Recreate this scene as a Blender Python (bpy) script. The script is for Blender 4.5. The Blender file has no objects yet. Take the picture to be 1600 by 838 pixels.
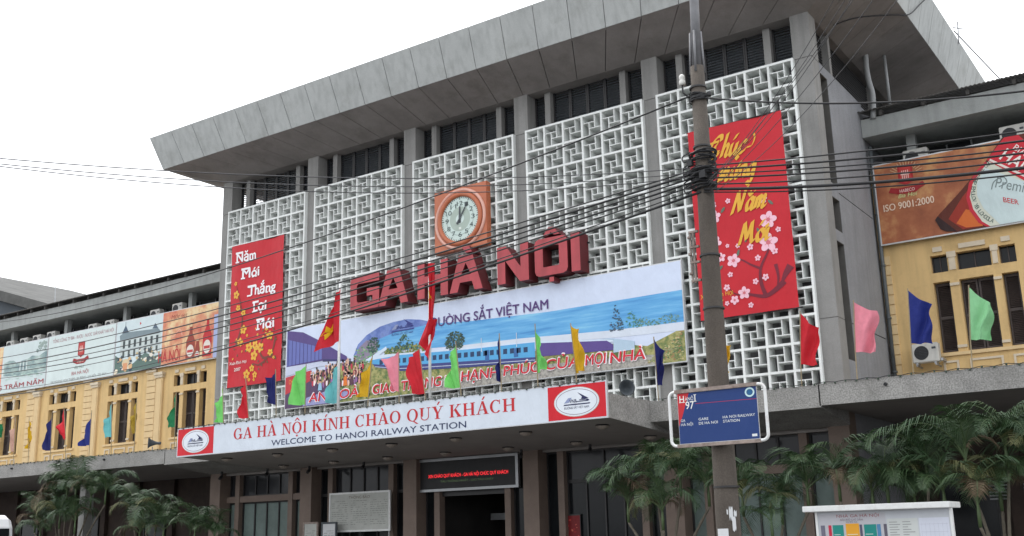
import bpy, bmesh, math, random
from mathutils import Vector, Matrix
R = math.radians
random.seed(7)
sc = bpy.context.scene
COL = sc.collection

# ------------------------------------------------------------------ camera, sky, sun, exposure
cd = bpy.data.cameras.new("camera"); cam = bpy.data.objects.new("camera", cd); COL.objects.link(cam)
cd.sensor_fit = 'HORIZONTAL'; cd.sensor_width = 36.0
cd.lens = 36.0*1668.47/1600.0
cd.clip_start = 0.1; cd.clip_end = 3000
yaw, pit, roll = 0.59672838, 0.24605843, -0.02462143
fw = Vector((-math.sin(yaw)*math.cos(pit), math.cos(yaw)*math.cos(pit), math.sin(pit)))
rt0 = Vector((math.cos(yaw), math.sin(yaw), 0)); up0 = rt0.cross(fw)
rt = rt0*math.cos(roll) + up0*math.sin(roll); up = -rt0*math.sin(roll) + up0*math.cos(roll)
cam.matrix_world = Matrix(((rt.x, up.x, -fw.x, 32.0286), (rt.y, up.y, -fw.y, -27.2358), (rt.z, up.z, -fw.z, 1.65), (0, 0, 0, 1)))
sc.camera = cam

SUN_EL, SUN_AZ = R(60), R(300)      # azimuth measured clockwise from +y
w = bpy.data.worlds.new("World"); sc.world = w; w.use_nodes = True
nt = w.node_tree; bg = nt.nodes['Background']
sky = nt.nodes.new('ShaderNodeTexSky'); sky.sky_type = 'NISHITA'; sky.sun_disc = False
sky.sun_elevation = SUN_EL; sky.sun_rotation = SUN_AZ
sky.air_density = 1.0; sky.dust_density = 6.0; sky.ozone_density = 1.0; sky.altitude = 0
hs = nt.nodes.new('ShaderNodeHueSaturation'); hs.inputs['Saturation'].default_value = 0.22; hs.inputs['Value'].default_value = 1.0
nt.links.new(sky.outputs[0], hs.inputs['Color'])
# thin even cloud over the whole sky
veil = nt.nodes.new('ShaderNodeMix'); veil.data_type = 'RGBA'; veil.inputs[0].default_value = 0.8; veil.inputs[7].default_value = (8.6, 8.85, 9.2, 1)
nt.links.new(hs.outputs[0], veil.inputs[6]); nt.links.new(veil.outputs[2], bg.inputs['Color'])
bg.inputs['Strength'].default_value = 0.13
sd = bpy.data.lights.new("sun", 'SUN'); so = bpy.data.objects.new("sun", sd); COL.objects.link(so)
sd.energy = 0.6; sd.angle = R(40); sd.color = (1.0, 0.96, 0.9)
sdir = Vector((math.sin(SUN_AZ)*math.cos(SUN_EL), math.cos(SUN_AZ)*math.cos(SUN_EL), math.sin(SUN_EL)))
so.rotation_euler = sdir.to_track_quat('Z', 'Y').to_euler()
sc.view_settings.view_transform = 'Standard'; sc.view_settings.look = 'None'
sc.view_settings.exposure = 0.9; sc.view_settings.gamma = 1.0; sc.view_settings.use_curve_mapping = False
sc.render.engine = 'CYCLES'
sc.cycles.max_bounces = 6; sc.cycles.diffuse_bounces = 4; sc.cycles.use_denoising = True

# ------------------------------------------------------------------ materials
def lin(c): return tuple((v/255/12.92) if v/255 <= .04045 else ((v/255+.055)/1.055)**2.4 for v in c)
def node_mat(name):
    m = bpy.data.materials.new(name); m.use_nodes = True
    return m, m.node_tree, m.node_tree.nodes['Principled BSDF']
def mat(name, col, rough=.8, var=.18, scale=3., bump=.0, bscale=40., streak=0., metal=0., spec=.5, dirt=None, fine=0., fscale=60.):
    """base colour varied by soft noise, optional vertical streaks, fine speckle and bump"""
    m, t, b = node_mat(name); N, L = t.nodes, t.links
    b.inputs['Roughness'].default_value = rough; b.inputs['Metallic'].default_value = metal
    b.inputs['Specular IOR Level'].default_value = spec
    tc = N.new('ShaderNodeTexCoord')
    n1 = N.new('ShaderNodeTexNoise'); n1.inputs['Scale'].default_value = scale; n1.inputs['Detail'].default_value = 5; n1.inputs['Roughness'].default_value = .65
    L.new(tc.outputs['Object'], n1.inputs['Vector'])
    r1 = N.new('ShaderNodeMapRange'); r1.inputs[1].default_value = .3; r1.inputs[2].default_value = .7
    r1.inputs[3].default_value = 1-var; r1.inputs[4].default_value = 1+var*.6
    L.new(n1.outputs[0], r1.inputs[0]); fac = r1.outputs[0]
    def mul(a, bb):
        q = N.new('ShaderNodeMath'); q.operation = 'MULTIPLY'; L.new(a, q.inputs[0]); L.new(bb, q.inputs[1]); return q.outputs[0]
    if streak:
        mp = N.new('ShaderNodeMapping'); mp.inputs['Scale'].default_value = (5, 5, .35); L.new(tc.outputs['Object'], mp.inputs[0])
        n2 = N.new('ShaderNodeTexNoise'); n2.inputs['Scale'].default_value = 1.; n2.inputs['Detail'].default_value = 4; L.new(mp.outputs[0], n2.inputs['Vector'])
        r2 = N.new('ShaderNodeMapRange'); r2.inputs[1].default_value = .45; r2.inputs[2].default_value = .75; r2.inputs[3].default_value = 1; r2.inputs[4].default_value = 1-streak
        L.new(n2.outputs[0], r2.inputs[0]); fac = mul(fac, r2.outputs[0])
    if fine:
        n3 = N.new('ShaderNodeTexNoise'); n3.inputs['Scale'].default_value = fscale; n3.inputs['Detail'].default_value = 3; L.new(tc.outputs['Object'], n3.inputs['Vector'])
        r3 = N.new('ShaderNodeMapRange'); r3.inputs[1].default_value = .35; r3.inputs[2].default_value = .65; r3.inputs[3].default_value = 1-fine; r3.inputs[4].default_value = 1+fine
        L.new(n3.outputs[0], r3.inputs[0]); fac = mul(fac, r3.outputs[0])
    vm = N.new('ShaderNodeVectorMath'); vm.operation = 'SCALE'; vm.inputs[0].default_value = col[:3]
    L.new(fac, vm.inputs['Scale'])
    out = vm.outputs[0]
    if dirt:
        nd = N.new('ShaderNodeTexNoise'); nd.inputs['Scale'].default_value = scale*.6+.3; nd.inputs['Detail'].default_value = 8; nd.inputs['Roughness'].default_value = .75
        mp2 = N.new('ShaderNodeMapping'); mp2.inputs['Location'].default_value = (7, 3, 5); L.new(tc.outputs['Object'], mp2.inputs[0]); L.new(mp2.outputs[0], nd.inputs['Vector'])
        rd = N.new('ShaderNodeMapRange'); rd.inputs[1].default_value = .52; rd.inputs[2].default_value = .72; rd.inputs[4].default_value = dirt[3]
        L.new(nd.outputs[0], rd.inputs[0])
        mx = N.new('ShaderNodeMix'); mx.data_type = 'RGBA'; L.new(rd.outputs[0], mx.inputs[0]); L.new(out, mx.inputs[6]); mx.inputs[7].default_value = (*dirt[:3], 1)
        out = mx.outputs[2]
    L.new(out, b.inputs['Base Color'])
    if bump:
        nb = N.new('ShaderNodeTexNoise'); nb.inputs['Scale'].default_value = bscale; nb.inputs['Detail'].default_value = 4; L.new(tc.outputs['Object'], nb.inputs['Vector'])
        bp = N.new('ShaderNodeBump'); bp.inputs['Strength'].default_value = bump; bp.inputs['Distance'].default_value = .02
        L.new(nb.outputs[0], bp.inputs['Height']); L.new(bp.outputs[0], b.inputs['Normal'])
    return m
def print_mat(name, rough=.55, var=.06):
    """printed vinyl / cloth: the colour of each printed shape is stored with its face"""
    m, t, b = node_mat(name); N, L = t.nodes, t.links
    at = N.new('ShaderNodeAttribute'); at.attribute_name = 'print'
    tc = N.new('ShaderNodeTexCoord'); n1 = N.new('ShaderNodeTexNoise'); n1.inputs['Scale'].default_value = 2.2; n1.inputs['Detail'].default_value = 6
    L.new(tc.outputs['Object'], n1.inputs['Vector'])
    r1 = N.new('ShaderNodeMapRange'); r1.inputs[1].default_value = .3; r1.inputs[2].default_value = .7; r1.inputs[3].default_value = 1-var; r1.inputs[4].default_value = 1+var*.5
    L.new(n1.outputs[0], r1.inputs[0])
    vm = N.new('ShaderNodeVectorMath'); vm.operation = 'SCALE'; L.new(at.outputs['Color'], vm.inputs[0]); L.new(r1.outputs[0], vm.inputs['Scale'])
    L.new(vm.outputs[0], b.inputs['Base Color']); b.inputs['Roughness'].default_value = rough; b.inputs['Specular IOR Level'].default_value = .3
    mp = N.new('ShaderNodeMapping'); mp.inputs['Scale'].default_value = (1.6, 1, .7); L.new(tc.outputs['Object'], mp.inputs[0])
    nb = N.new('ShaderNodeTexNoise'); nb.inputs['Scale'].default_value = 2.6; nb.inputs['Detail'].default_value = 3; L.new(mp.outputs[0], nb.inputs['Vector'])
    bp = N.new('ShaderNodeBump'); bp.inputs['Strength'].default_value = .55; bp.inputs['Distance'].default_value = .04
    L.new(nb.outputs[0], bp.inputs['Height']); L.new(bp.outputs[0], b.inputs['Normal'])
    return m
def noise_print(name, cols, scale=1.5, stretch=(1, 1, 1), detail=6., rough=.6):
    """photographic print: soft mottled picture colours"""
    m, t, b = node_mat(name); N, L = t.nodes, t.links
    tc = N.new('ShaderNodeTexCoord'); mp = N.new('ShaderNodeMapping'); mp.inputs['Scale'].default_value = stretch; L.new(tc.outputs['Object'], mp.inputs[0])
    n1 = N.new('ShaderNodeTexNoise'); n1.inputs['Scale'].default_value = scale; n1.inputs['Detail'].default_value = detail; n1.inputs['Roughness'].default_value = rough; L.new(mp.outputs[0], n1.inputs['Vector'])
    cr = N.new('ShaderNodeValToRGB'); e = cr.color_ramp.elements
    while len(e) < len(cols): e.new(.5)
    for i, c in enumerate(cols): e[i].position = .32+.36*i/(len(cols)-1); e[i].color = (*lin(c), 1)
    L.new(n1.outputs[0], cr.inputs[0]); L.new(cr.outputs[0], b.inputs['Base Color']); b.inputs['Roughness'].default_value = .55; b.inputs['Specular IOR Level'].default_value = .3
    return m
def glass_mat(name, col, rough=.12, spec=.16):
    return mat(name, col, rough=rough, var=.25, scale=1.2, spec=spec)
def cloth_mat(name, col):
    m = mat(name, col, rough=.65, var=.14, scale=4, spec=.25, bump=.9, bscale=7)
    t = m.node_tree; b = t.nodes['Principled BSDF']; o = t.nodes['Material Output']
    tr = t.nodes.new('ShaderNodeBsdfTranslucent'); tr.inputs[0].default_value = (*col, 1)
    mx = t.nodes.new('ShaderNodeMixShader'); mx.inputs[0].default_value = .22
    t.links.new(b.outputs[0], mx.inputs[1]); t.links.new(tr.outputs[0], mx.inputs[2]); t.links.new(mx.outputs[0], o.inputs[0])
    return m
def emit_mat(name, col, s):
    m, t, b = node_mat(name); b.inputs['Base Color'].default_value = (*[c*.3 for c in col], 1)
    b.inputs['Emission Color'].default_value = (*col, 1); b.inputs['Emission Strength'].default_value = s
    return m

M = {}
M['concrete'] = mat('grey concrete', (.34, .355, .345), .9, .14, 1.1, .25, 30, streak=.16, dirt=(.16, .16, .145, .35), fine=.05)
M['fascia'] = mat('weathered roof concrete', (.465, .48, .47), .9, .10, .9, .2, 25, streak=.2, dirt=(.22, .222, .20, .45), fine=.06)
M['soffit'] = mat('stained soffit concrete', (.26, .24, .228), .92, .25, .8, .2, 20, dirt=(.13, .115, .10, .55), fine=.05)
M['column'] = mat('grey washed column plaster', (.26, .255, .245), .9, .12, 1.5, .25, 45, streak=.2, fine=.07)
M['sidewall'] = mat('grey pebble render', (.255, .26, .275), .95, .12, 1.3, .5, 60, streak=.15, fine=.12, fscale=45)
M['pebble'] = mat('washed pebble canopy edge', (.31, .30, .285), .95, .2, 1.6, .6, 70, dirt=(.12, .12, .10, .45), fine=.28, fscale=28)
M['canopyunder'] = mat('pale painted canopy soffit', (.31, .285, .268), .85, .12, 1., dirt=(.2, .18, .16, .35))
M['lattice'] = mat('white painted concrete lattice', (.79, .81, .79), .6, .07, 1.2, .1, 50, streak=.16, dirt=(.42, .42, .38, .4), fine=.03)
M['taupe'] = mat('taupe stone facing', (.185, .138, .112), .7, .15, 2., .1, 40, fine=.08)
M['darkwall'] = mat('dim inner wall', (.22, .22, .225), .9, .3, 1.)
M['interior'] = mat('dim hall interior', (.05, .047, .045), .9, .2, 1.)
M['louver'] = mat('dark grey louvre metal', (.055, .065, .075), .6, .2, 3.)
M['frame_dark'] = mat('dark bronze window frame', (.022, .021, .022), .5, .2, 5.)
M['glass_dark'] = glass_mat('dark window glass', (.012, .014, .016))
M['glass_curt'] = glass_mat('glass with pale green curtain', (.17, .22, .205), .3)
M['glass_up'] = glass_mat('dim upper window glass', (.035, .036, .04), .1)
M['yellow'] = mat('ochre yellow wall paint', (.66, .455, .205), .85, .09, .9, .12, 50, streak=.16, dirt=(.34, .22, .10, .42), fine=.03)
M['yellowtrim'] = mat('pale yellow trim paint', (.68, .50, .27), .85, .08, 2., streak=.1)
M['cream'] = mat('cream capital plaster', (.62, .53, .40), .85, .12, 4.)
M['shutter'] = mat('dark brown shutter paint', (.05, .036, .032), .6, .3, 3.)
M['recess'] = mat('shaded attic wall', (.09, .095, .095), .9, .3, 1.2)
M['rooftile'] = mat('dark corrugated roof sheet', (.085, .08, .075), .85, .4, 4., .3, 20)
M['brownwall'] = mat('dark brown boarded wall', (.05, .032, .025), .8, .3, 2.)
M['metal'] = mat('brushed grey metal', (.35, .36, .37), .4, .1, 4., metal=.6)
M['white_metal'] = mat('white painted steel', (.72, .73, .72), .45, .08, 6., dirt=(.25, .12, .06, .3))
M['rust'] = mat('rusty painted steel', (.30, .24, .21), .7, .4, 9., .2, 60, dirt=(.10, .045, .03, .8))
M['alu'] = mat('aluminium sign edge', (.55, .56, .57), .45, .06, 3., metal=.3)
M['ac'] = mat('off white air conditioner casing', (.58, .57, .53), .5, .12, 4., streak=.2)
M['black'] = mat('black plastic', (.018, .018, .02), .6, .2, 5.)
M['cable'] = mat('black cable sheath', (.014, .014, .016), .6, .2, 5.)
M['cable_grey'] = mat('thin grey cable', (.07, .07, .075), .6, .2, 5.)
M['pole'] = mat('weathered pole concrete', (.092, .077, .064), .92, .25, 2.2, .4, 40, streak=.25, dirt=(.09, .075, .06, .5), fine=.14)
M['polesteel'] = mat('galvanised steel pipe', (.20, .20, .21), .55, .25, 4., metal=.3, dirt=(.12, .08, .06, .4))
M['ceramic'] = mat('white ceramic insulator', (.68, .67, .63), .25, .08, 6.)
M['red_sign'] = mat('faded red sign metal', (.42, .052, .064), .55, .16, 1.5, streak=.2)
M['red_side'] = mat('dark red letter return', (.12, .014, .018), .6, .2, 3.)
M['orange'] = mat('terracotta clock case', (.47, .135, .06), .5, .1, 3.)
M['orange_pale'] = mat('salmon clock ring', (.70, .38, .30), .35, .08, 3.)
M['paper'] = mat('aged notice paper', (.46, .47, .44), .8, .14, 3.)
M['paper_w'] = mat('white notice paper', (.60, .61, .62), .8, .1, 3.)
M['print'] = print_mat('printed vinyl')
M['p_amber'] = noise_print('amber print', [(134, 78, 54), (150, 88, 60), (164, 100, 68), (186, 132, 88), (200, 164, 104)], .9)
M['p_peach'] = noise_print('peach print', [(190, 92, 78), (206, 124, 98), (214, 152, 116), (226, 196, 150), (230, 208, 166)], 1.1)
M['p_sea'] = noise_print('sea print', [(74, 140, 198), (92, 160, 212), (108, 174, 220), (134, 194, 226)], 1.6, (.35, 1, 4.))
M['p_field'] = noise_print('field print', [(70, 96, 62), (104, 122, 72), (140, 140, 86), (172, 166, 110), (110, 128, 70)], 5.)
M['p_gravel'] = noise_print('gravel print', [(118, 114, 112), (150, 146, 140), (178, 174, 166), (140, 136, 124)], 9.)
M['p_tree'] = noise_print('tree print', [(40, 66, 62), (62, 90, 74), (92, 116, 84), (60, 84, 80)], 9.)
M['p_lake'] = noise_print('lake print', [(96, 122, 128), (128, 150, 152), (160, 180, 174), (190, 204, 200)], 2.2, (.6, 1, 1.6))
M['p_hill'] = noise_print('hill print', [(84, 104, 166), (100, 122, 184), (120, 140, 196), (92, 116, 160)], 2.5)
PRINTS = ['print', 'p_hill', 'p_amber', 'p_peach', 'p_sea', 'p_field', 'p_gravel', 'p_tree', 'p_lake']
M['bamboo'] = mat('thin bamboo stick', (.30, .24, .15), .8, .2, 8.)
M['trunk'] = mat('ringed palm stem', (.12, .105, .08), .9, .3, 9., .3, 30)
M['shaft'] = mat('green palm crownshaft', (.06, .095, .035), .6, .2, 5.)
M['leafA'] = mat('dark palm leaf', (.028, .066, .022), .5, .35, 2.)
M['leafB'] = mat('mid green palm leaf', (.040, .080, .027), .5, .3, 2.)
M['leafC'] = mat('yellowing palm leaf', (.11, .115, .042), .6, .3, 2.)
M['leafD'] = mat('dry brown palm leaf', (.10, .07, .04), .8, .3, 2.)
M['paving'] = mat('grey plaza paving', (.13, .125, .12), .9, .2, .8, .2, 30, fine=.1)
M['asphalt'] = mat('asphalt road', (.05, .05, .052), .9, .25, .6, .4, 60, fine=.2)
M['van'] = mat('white van paint', (.75, .76, .77), .25, .04, 2.)
M['soil'] = mat('planter soil', (.06, .045, .03), .95, .3, 6.)
M['planter'] = mat('concrete planter', (.28, .27, .25), .9, .15, 3., .2, 40)
M['old_roof'] = mat('old stained roof cement', (.105, .105, .10), .95, .4, .5, .3, 6, dirt=(.09, .09, .085, .7))
M['old_wall'] = mat('bluish grey distant wall', (.085, .10, .115), .9, .15, .4)
M['darkpipe'] = mat('dark drain pipe', (.085, .095, .10), .5, .2, 5.)
M['lamp'] = mat('frosted ceiling lamp', (.34, .29, .25), .4, .1, 5.)
M['pipe'] = mat('grey drain pipe', (.30, .31, .31), .5, .15, 5.)
M['led_red'] = emit_mat('lit red diodes', (1.0, .03, .04), .75)
M['led_green'] = emit_mat('dim green diodes', (.10, .16, .07), .30)
M['bulb'] = mat('small green lamp bulb', (.03, .06, .035), .4, .3, 9.)
FLAGCOL = dict(light_green=(.20, .66, .16), red=(.60, .022, .035), navy=(.014, .018, .12), cyan=(.16, .50, .52), yellow=(.70, .42, .02), pink=(.80, .27, .34),
               blue=(.018, .03, .20), pale_green=(.28, .62, .32), green=(.02, .20, .08), pale_pink=(.66, .42, .34), olive=(.42, .29, .04))
for k, v in FLAGCOL.items(): M['flag_'+k] = cloth_mat('flag cloth '+k.replace('_', ' '), v)
M['star'] = cloth_mat('flag star cloth', (.82, .55, .02))

# ------------------------------------------------------------------ builders
def thing(name, label, cat, loc=(0, 0, 0), group=None):
    o = bpy.data.objects.new(name, None); COL.objects.link(o); o.location = loc; o.empty_display_size = .2
    return tag(o, label, cat, group)
def tag(o, label=None, cat=None, group=None, kind='thing'):
    if label: o['label'] = label
    if cat: o['category'] = cat
    if group: o['group'] = group
    if kind: o['kind'] = kind
    return o
def wloc(o):
    v = Vector((0, 0, 0))
    while o is not None: v += o.location; o = o.parent
    return v
class MB:
    def __init__(s): s.v = []; s.f = []; s.m = []; s.c = []
    def add(s, vs, fs, mi=0, col=None):
        n = len(s.v); s.v += [tuple(q) for q in vs]
        for f in fs: s.f.append([n+i for i in f]); s.m.append(mi); s.c.append(col)
        return s
    def box(s, x0, x1, y0, y1, z0, z1, mi=0):
        vs = [(x0, y0, z0), (x1, y0, z0), (x1, y1, z0), (x0, y1, z0), (x0, y0, z1), (x1, y0, z1), (x1, y1, z1), (x0, y1, z1)]
        return s.add(vs, [(0, 3, 2, 1), (4, 5, 6, 7), (0, 1, 5, 4), (1, 2, 6, 5), (2, 3, 7, 6), (3, 0, 4, 7)], mi)
    def hexa(s, v8, mi=0):
        return s.add(v8, [(0, 3, 2, 1), (4, 5, 6, 7), (0, 1, 5, 4), (1, 2, 6, 5), (2, 3, 7, 6), (3, 0, 4, 7)], mi)
    def bar(s, a, b, wd, dp, mi=0):
        """square bar between two points"""
        return s.tube([a, b], [wd/2*1.414, wd/2*1.414], 4, mi)
    def tube(s, pts, rad, n=8, mi=0, cap=True):
        pts = [Vector(p) for p in pts]
        if not hasattr(rad, '__len__'): rad = [rad]*len(pts)
        rings = []; prev = None
        for i, p in enumerate(pts):
            d = (pts[min(i+1, len(pts)-1)]-pts[max(i-1, 0)]).normalized()
            if prev is None:
                a = Vector((0, 0, 1)) if abs(d.z) < .9 else Vector((1, 0, 0))
                u = d.cross(a).normalized()
            else:
                u = (prev - d*prev.dot(d)).normalized()
            prev = u; vv = d.cross(u)
            rings.append([p+(u*math.cos(2*math.pi*k/n)+vv*math.sin(2*math.pi*k/n))*rad[i] for k in range(n)])
        vs = [q for r in rings for q in r]; fs = []
        for i in range(len(pts)-1):
            for k in range(n):
                k2 = (k+1) % n; fs.append((i*n+k, i*n+k2, (i+1)*n+k2, (i+1)*n+k))
        if cap: fs.append(tuple(range(n-1, -1, -1))); fs.append(tuple((len(pts)-1)*n+k for k in range(n)))
        return s.add(vs, fs, mi)
    def lathe(s, c, prof, n=20, mi=0, axis='z'):
        """prof: list of (r, h) along axis from c"""
        vs = []; fs = []
        for r, h in prof:
            for k in range(n):
                a = 2*math.pi*k/n; p = (r*math.cos(a), r*math.sin(a), h)
                if axis == 'y': p = (p[0], -p[2], p[1])
                if axis == 'x': p = (p[2], p[0], p[1])
                vs.append((c[0]+p[0], c[1]+p[1], c[2]+p[2]))
        for i in range(len(prof)-1):
            for k in range(n):
                k2 = (k+1) % n; fs.append((i*n+k, i*n+k2, (i+1)*n+k2, (i+1)*n+k))
        fs.append(tuple(range(n-1, -1, -1))); fs.append(tuple((len(prof)-1)*n+k for k in range(n)))
        return s.add(vs, fs, mi)
    def grid(s, fn, nu, nv, mi=0):
        vs = [fn(i/nu, j/nv) for j in range(nv+1) for i in range(nu+1)]
        fs = [(j*(nu+1)+i, j*(nu+1)+i+1, (j+1)*(nu+1)+i+1, (j+1)*(nu+1)+i) for j in range(nv) for i in range(nu)]
        return s.add(vs, fs, mi)
    def build(s, name, mats, parent=None, smooth=False, bevel=0., kind=None):
        if not isinstance(mats, (list, tuple)): mats = [mats]
        off = wloc(parent) if parent else Vector((0, 0, 0))
        me = bpy.data.meshes.new(name)
        me.from_pydata([(x-off.x, y-off.y, z-off.z) for x, y, z in s.v], [], s.f)
        for m in mats: me.materials.append(M[m] if isinstance(m, str) else m)
        me.polygons.foreach_set('material_index', s.m)
        if any(c is not None for c in s.c):
            at = me.attributes.new('print', 'FLOAT_COLOR', 'CORNER'); buf = []
            for f, c in zip(s.f, s.c): buf += [*(c or (.5, .5, .5)), 1.]*len(f)
            at.data.foreach_set('color', buf)
        if smooth: me.polygons.foreach_set('use_smooth', [True]*len(s.f))
        me.update()
        o = bpy.data.objects.new(name, me); COL.objects.link(o)
        if parent: o.parent = parent
        if bevel:
            bm = bmesh.new(); bm.from_mesh(me); bmesh.ops.remove_doubles(bm, verts=bm.verts, dist=1e-5)
            bmesh.ops.bevel(bm, geom=[e for e in bm.edges if len(e.link_faces) == 2 and e.calc_face_angle(0) > .6], offset=bevel, segments=2, affect='EDGES', clamp_overlap=True)
            bm.to_mesh(me); bm.free()
        if kind: o['kind'] = kind
        return o
def part(name, mats, parent, fn, **k):
    mb = MB(); fn(mb); return mb.build(name, mats, parent, **k)
def copy_tree(o, parent=None):
    c = o.copy(); COL.objects.link(c)
    if parent: c.parent = parent
    for ch in list(o.children): copy_tree(ch, c)
    return c
def catmull(pts, n=6, closed=False):
    P = [Vector((*p, 0)) if len(p) == 2 else Vector(p) for p in pts]
    out = []; m = len(P)
    rng = range(m if closed else m-1)
    for i in rng:
        p0 = P[(i-1) % m] if closed or i > 0 else P[0]; p1 = P[i]; p2 = P[(i+1) % m]; p3 = P[(i+2) % m] if closed or i+2 < m else P[-1]
        for k in range(n):
            t = k/n
            out.append(.5*((2*p1)+(-p0+p2)*t+(2*p0-5*p1+4*p2-p3)*t*t+(-p0+3*p1-3*p2+p3)*t**3))
    if not closed: out.append(P[-1])
    return out

# ---- flat printed work: shapes on a board, each a layer a little proud of the one below
def font_mesh(body, bold=0., shear=0.):
    cu = bpy.data.curves.new('t', 'FONT'); cu.body = body; cu.resolution_u = 3; cu.offset = bold; cu.shear = shear; cu.fill_mode = 'FRONT'
    o = bpy.data.objects.new('t', cu); COL.objects.link(o); bpy.context.view_layer.update()
    dg = bpy.context.evaluated_depsgraph_get(); e = o.evaluated_get(dg); me = e.to_mesh()
    vs = [tuple(v.co) for v in me.vertices]; fs = [tuple(p.vertices) for p in me.polygons]
    e.to_mesh_clear(); bpy.data.objects.remove(o); bpy.data.curves.remove(cu)
    return vs, fs
def fill_loops(loops):
    """faces of a flat shape with holes (even-odd)"""
    cu = bpy.data.curves.new('t', 'CURVE'); cu.dimensions = '2D'; cu.fill_mode = 'FRONT'
    for lp in loops:
        sp = cu.splines.new('POLY'); sp.points.add(len(lp)-1); sp.use_cyclic_u = True
        for p, q in zip(sp.points, lp): p.co = (q[0], q[1], 0, 1)
    o = bpy.data.objects.new('t', cu); COL.objects.link(o); bpy.context.view_layer.update()
    dg = bpy.context.evaluated_depsgraph_get(); e = o.evaluated_get(dg); me = e.to_mesh()
    vs = [tuple(v.co) for v in me.vertices]; fs = [tuple(p.vertices) for p in me.polygons]
    e.to_mesh_clear(); bpy.data.objects.remove(o); bpy.data.curves.remove(cu)
    return vs, fs
CAPH = None
class Art(MB):
    STEP = .0022
    def __init__(s, x0, y0, z0, wave=None): super().__init__(); s.o = (x0, y0, z0); s.wave = wave; s.sub = 0
    def P(s, u, v, layer):
        y = s.o[1]-layer*s.STEP
        if s.wave: y += s.wave(u, v)
        return (s.o[0]+u, y, s.o[2]+v)
    def poly(s, pts, col, layer=1):
        return s.add([s.P(u, v, layer) for u, v in pts], [tuple(range(len(pts)))], 0, lin(col))
    def rect(s, u0, v0, u1, v1, col, layer=1): return s.poly([(u0, v0), (u1, v0), (u1, v1), (u0, v1)], col, layer)
    def sheet(s, W, H, col, nu=1, nv=1, layer=0):
        n = len(s.v); c = lin(col)
        vs = [s.P(W*i/nu, H*j/nv, layer) for j in range(nv+1) for i in range(nu+1)]
        return s.add(vs, [(j*(nu+1)+i, j*(nu+1)+i+1, (j+1)*(nu+1)+i+1, (j+1)*(nu+1)+i) for j in range(nv) for i in range(nu)], 0, c)
    def ell(s, cu, cv, ru, rv, col, layer=1, n=20, rot=0):
        c, si = math.cos(rot), math.sin(rot)
        return s.poly([(cu+ru*math.cos(a)*c-rv*math.sin(a)*si, cv+ru*math.cos(a)*si+rv*math.sin(a)*c) for a in [2*math.pi*k/n for k in range(n)]], col, layer)
    def ring(s, cu, cv, ru, rv, wd, col, layer=1, n=28, a0=0, a1=2*math.pi):
        ps = [(math.cos(a0+(a1-a0)*k/n), math.sin(a0+(a1-a0)*k/n)) for k in range(n+1)]
        vs = [s.P(cu+c*ru, cv+q*rv, layer) for c, q in ps]+[s.P(cu+c*(ru-wd), cv+q*(rv-wd), layer) for c, q in ps]
        return s.add(vs, [(i, i+1, n+2+i, n+1+i) for i in range(n)], 0, lin(col))
    def text(s, body, u0, u1, base, cap, col, layer=2, bold=0., shear=0., slope=0., tr=None):
        global CAPH
        if CAPH is None: CAPH = max(v[1] for v in font_mesh('H')[0])
        HORN = {'Ơ': 'O', 'Ờ': 'Ò', 'Ớ': 'Ó', 'Ợ': 'Ọ', 'Ư': 'U', 'Ừ': 'Ù', 'ơ': 'o', 'ờ': 'ò', 'ớ': 'ó', 'ợ': 'ọ', 'ư': 'u', 'ừ': 'ù'}
        horns = [i for i, c in enumerate(body) if c in HORN]; src = body; body = ''.join(HORN.get(c, c) for c in body)
        vs, fs = font_mesh(body, 0., shear)
        if not vs: return s
        if horns:
            vs = list(vs); fs = list(fs)
            for i in horns:
                pv = font_mesh(body[:i+1])[0]; xr = max(v[0] for v in pv); top = CAPH if src[i].isupper() else CAPH*.75
                e = CAPH*.13; b0 = len(vs); sh = shear*top
                for q in ((-.8, -.9), (-.1, -.95), (.6, -.35), (.75, .35), (.05, .35), (-.1, -.25)): vs.append((xr+q[0]*e+sh, top+q[1]*e, 0))
                fs.append(tuple(range(b0, b0+6)))
        if bold:
            b_ = bold*.55*cap/CAPH
            for i, (du, dv) in enumerate(((-b_, 0), (b_, 0), (0, b_*.7), (0, -b_*.7))):
                s.text(body, u0+du, u1+du, base+dv, cap, col, layer+.15+.15*i, 0., shear, slope, tr)
        a = min(v[0] for v in vs); b = max(v[0] for v in vs); k = (u1-u0)/(b-a); kv = cap/CAPH
        pts = [(u0+(v[0]-a)*k, base+v[1]*kv+slope*(v[0]-a)*k) for v in vs]
        if tr: pts = [tr(*p) for p in pts]
        return s.add([s.P(u, v, layer) for u, v in pts], fs, 0, lin(col))
    def stroke(s, pts, wd, col, layer=1, nib=None, n=5, closed=False, smooth=True):
        ps = catmull(pts, n, closed) if smooth else [Vector((*p, 0)) for p in pts]
        if closed: ps.append(ps[0])
        vs = []
        for i, p in enumerate(ps):
            d = ps[min(i+1, len(ps)-1)]-ps[max(i-1, 0)]; d = d.normalized() if d.length > 1e-9 else Vector((1, 0, 0))
            nn = Vector((-d.y, d.x, 0))
            wi = wd if not callable(wd) else wd(i/(len(ps)-1))
            if nib is not None:
                q = Vector((math.cos(nib), math.sin(nib), 0))*wi
                if q.dot(nn) < 0: q = -q
                off = q*.8+nn*wi*.22
            else: off = nn*wi
            vs += [s.P(p.x+off.x/2, p.y+off.y/2, layer), s.P(p.x-off.x/2, p.y-off.y/2, layer)]
        return s.add(vs, [(2*i, 2*i+2, 2*i+3, 2*i+1) for i in range(len(ps)-1)], 0, lin(col))
    def loops(s, loops, col, layer=1, tr=None):
        vs, fs = fill_loops(loops)
        if tr: vs = [tr(v[0], v[1]) for v in vs]
        return s.add([s.P(v[0], v[1], layer) for v in vs], fs, 0, lin(col))
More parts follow.
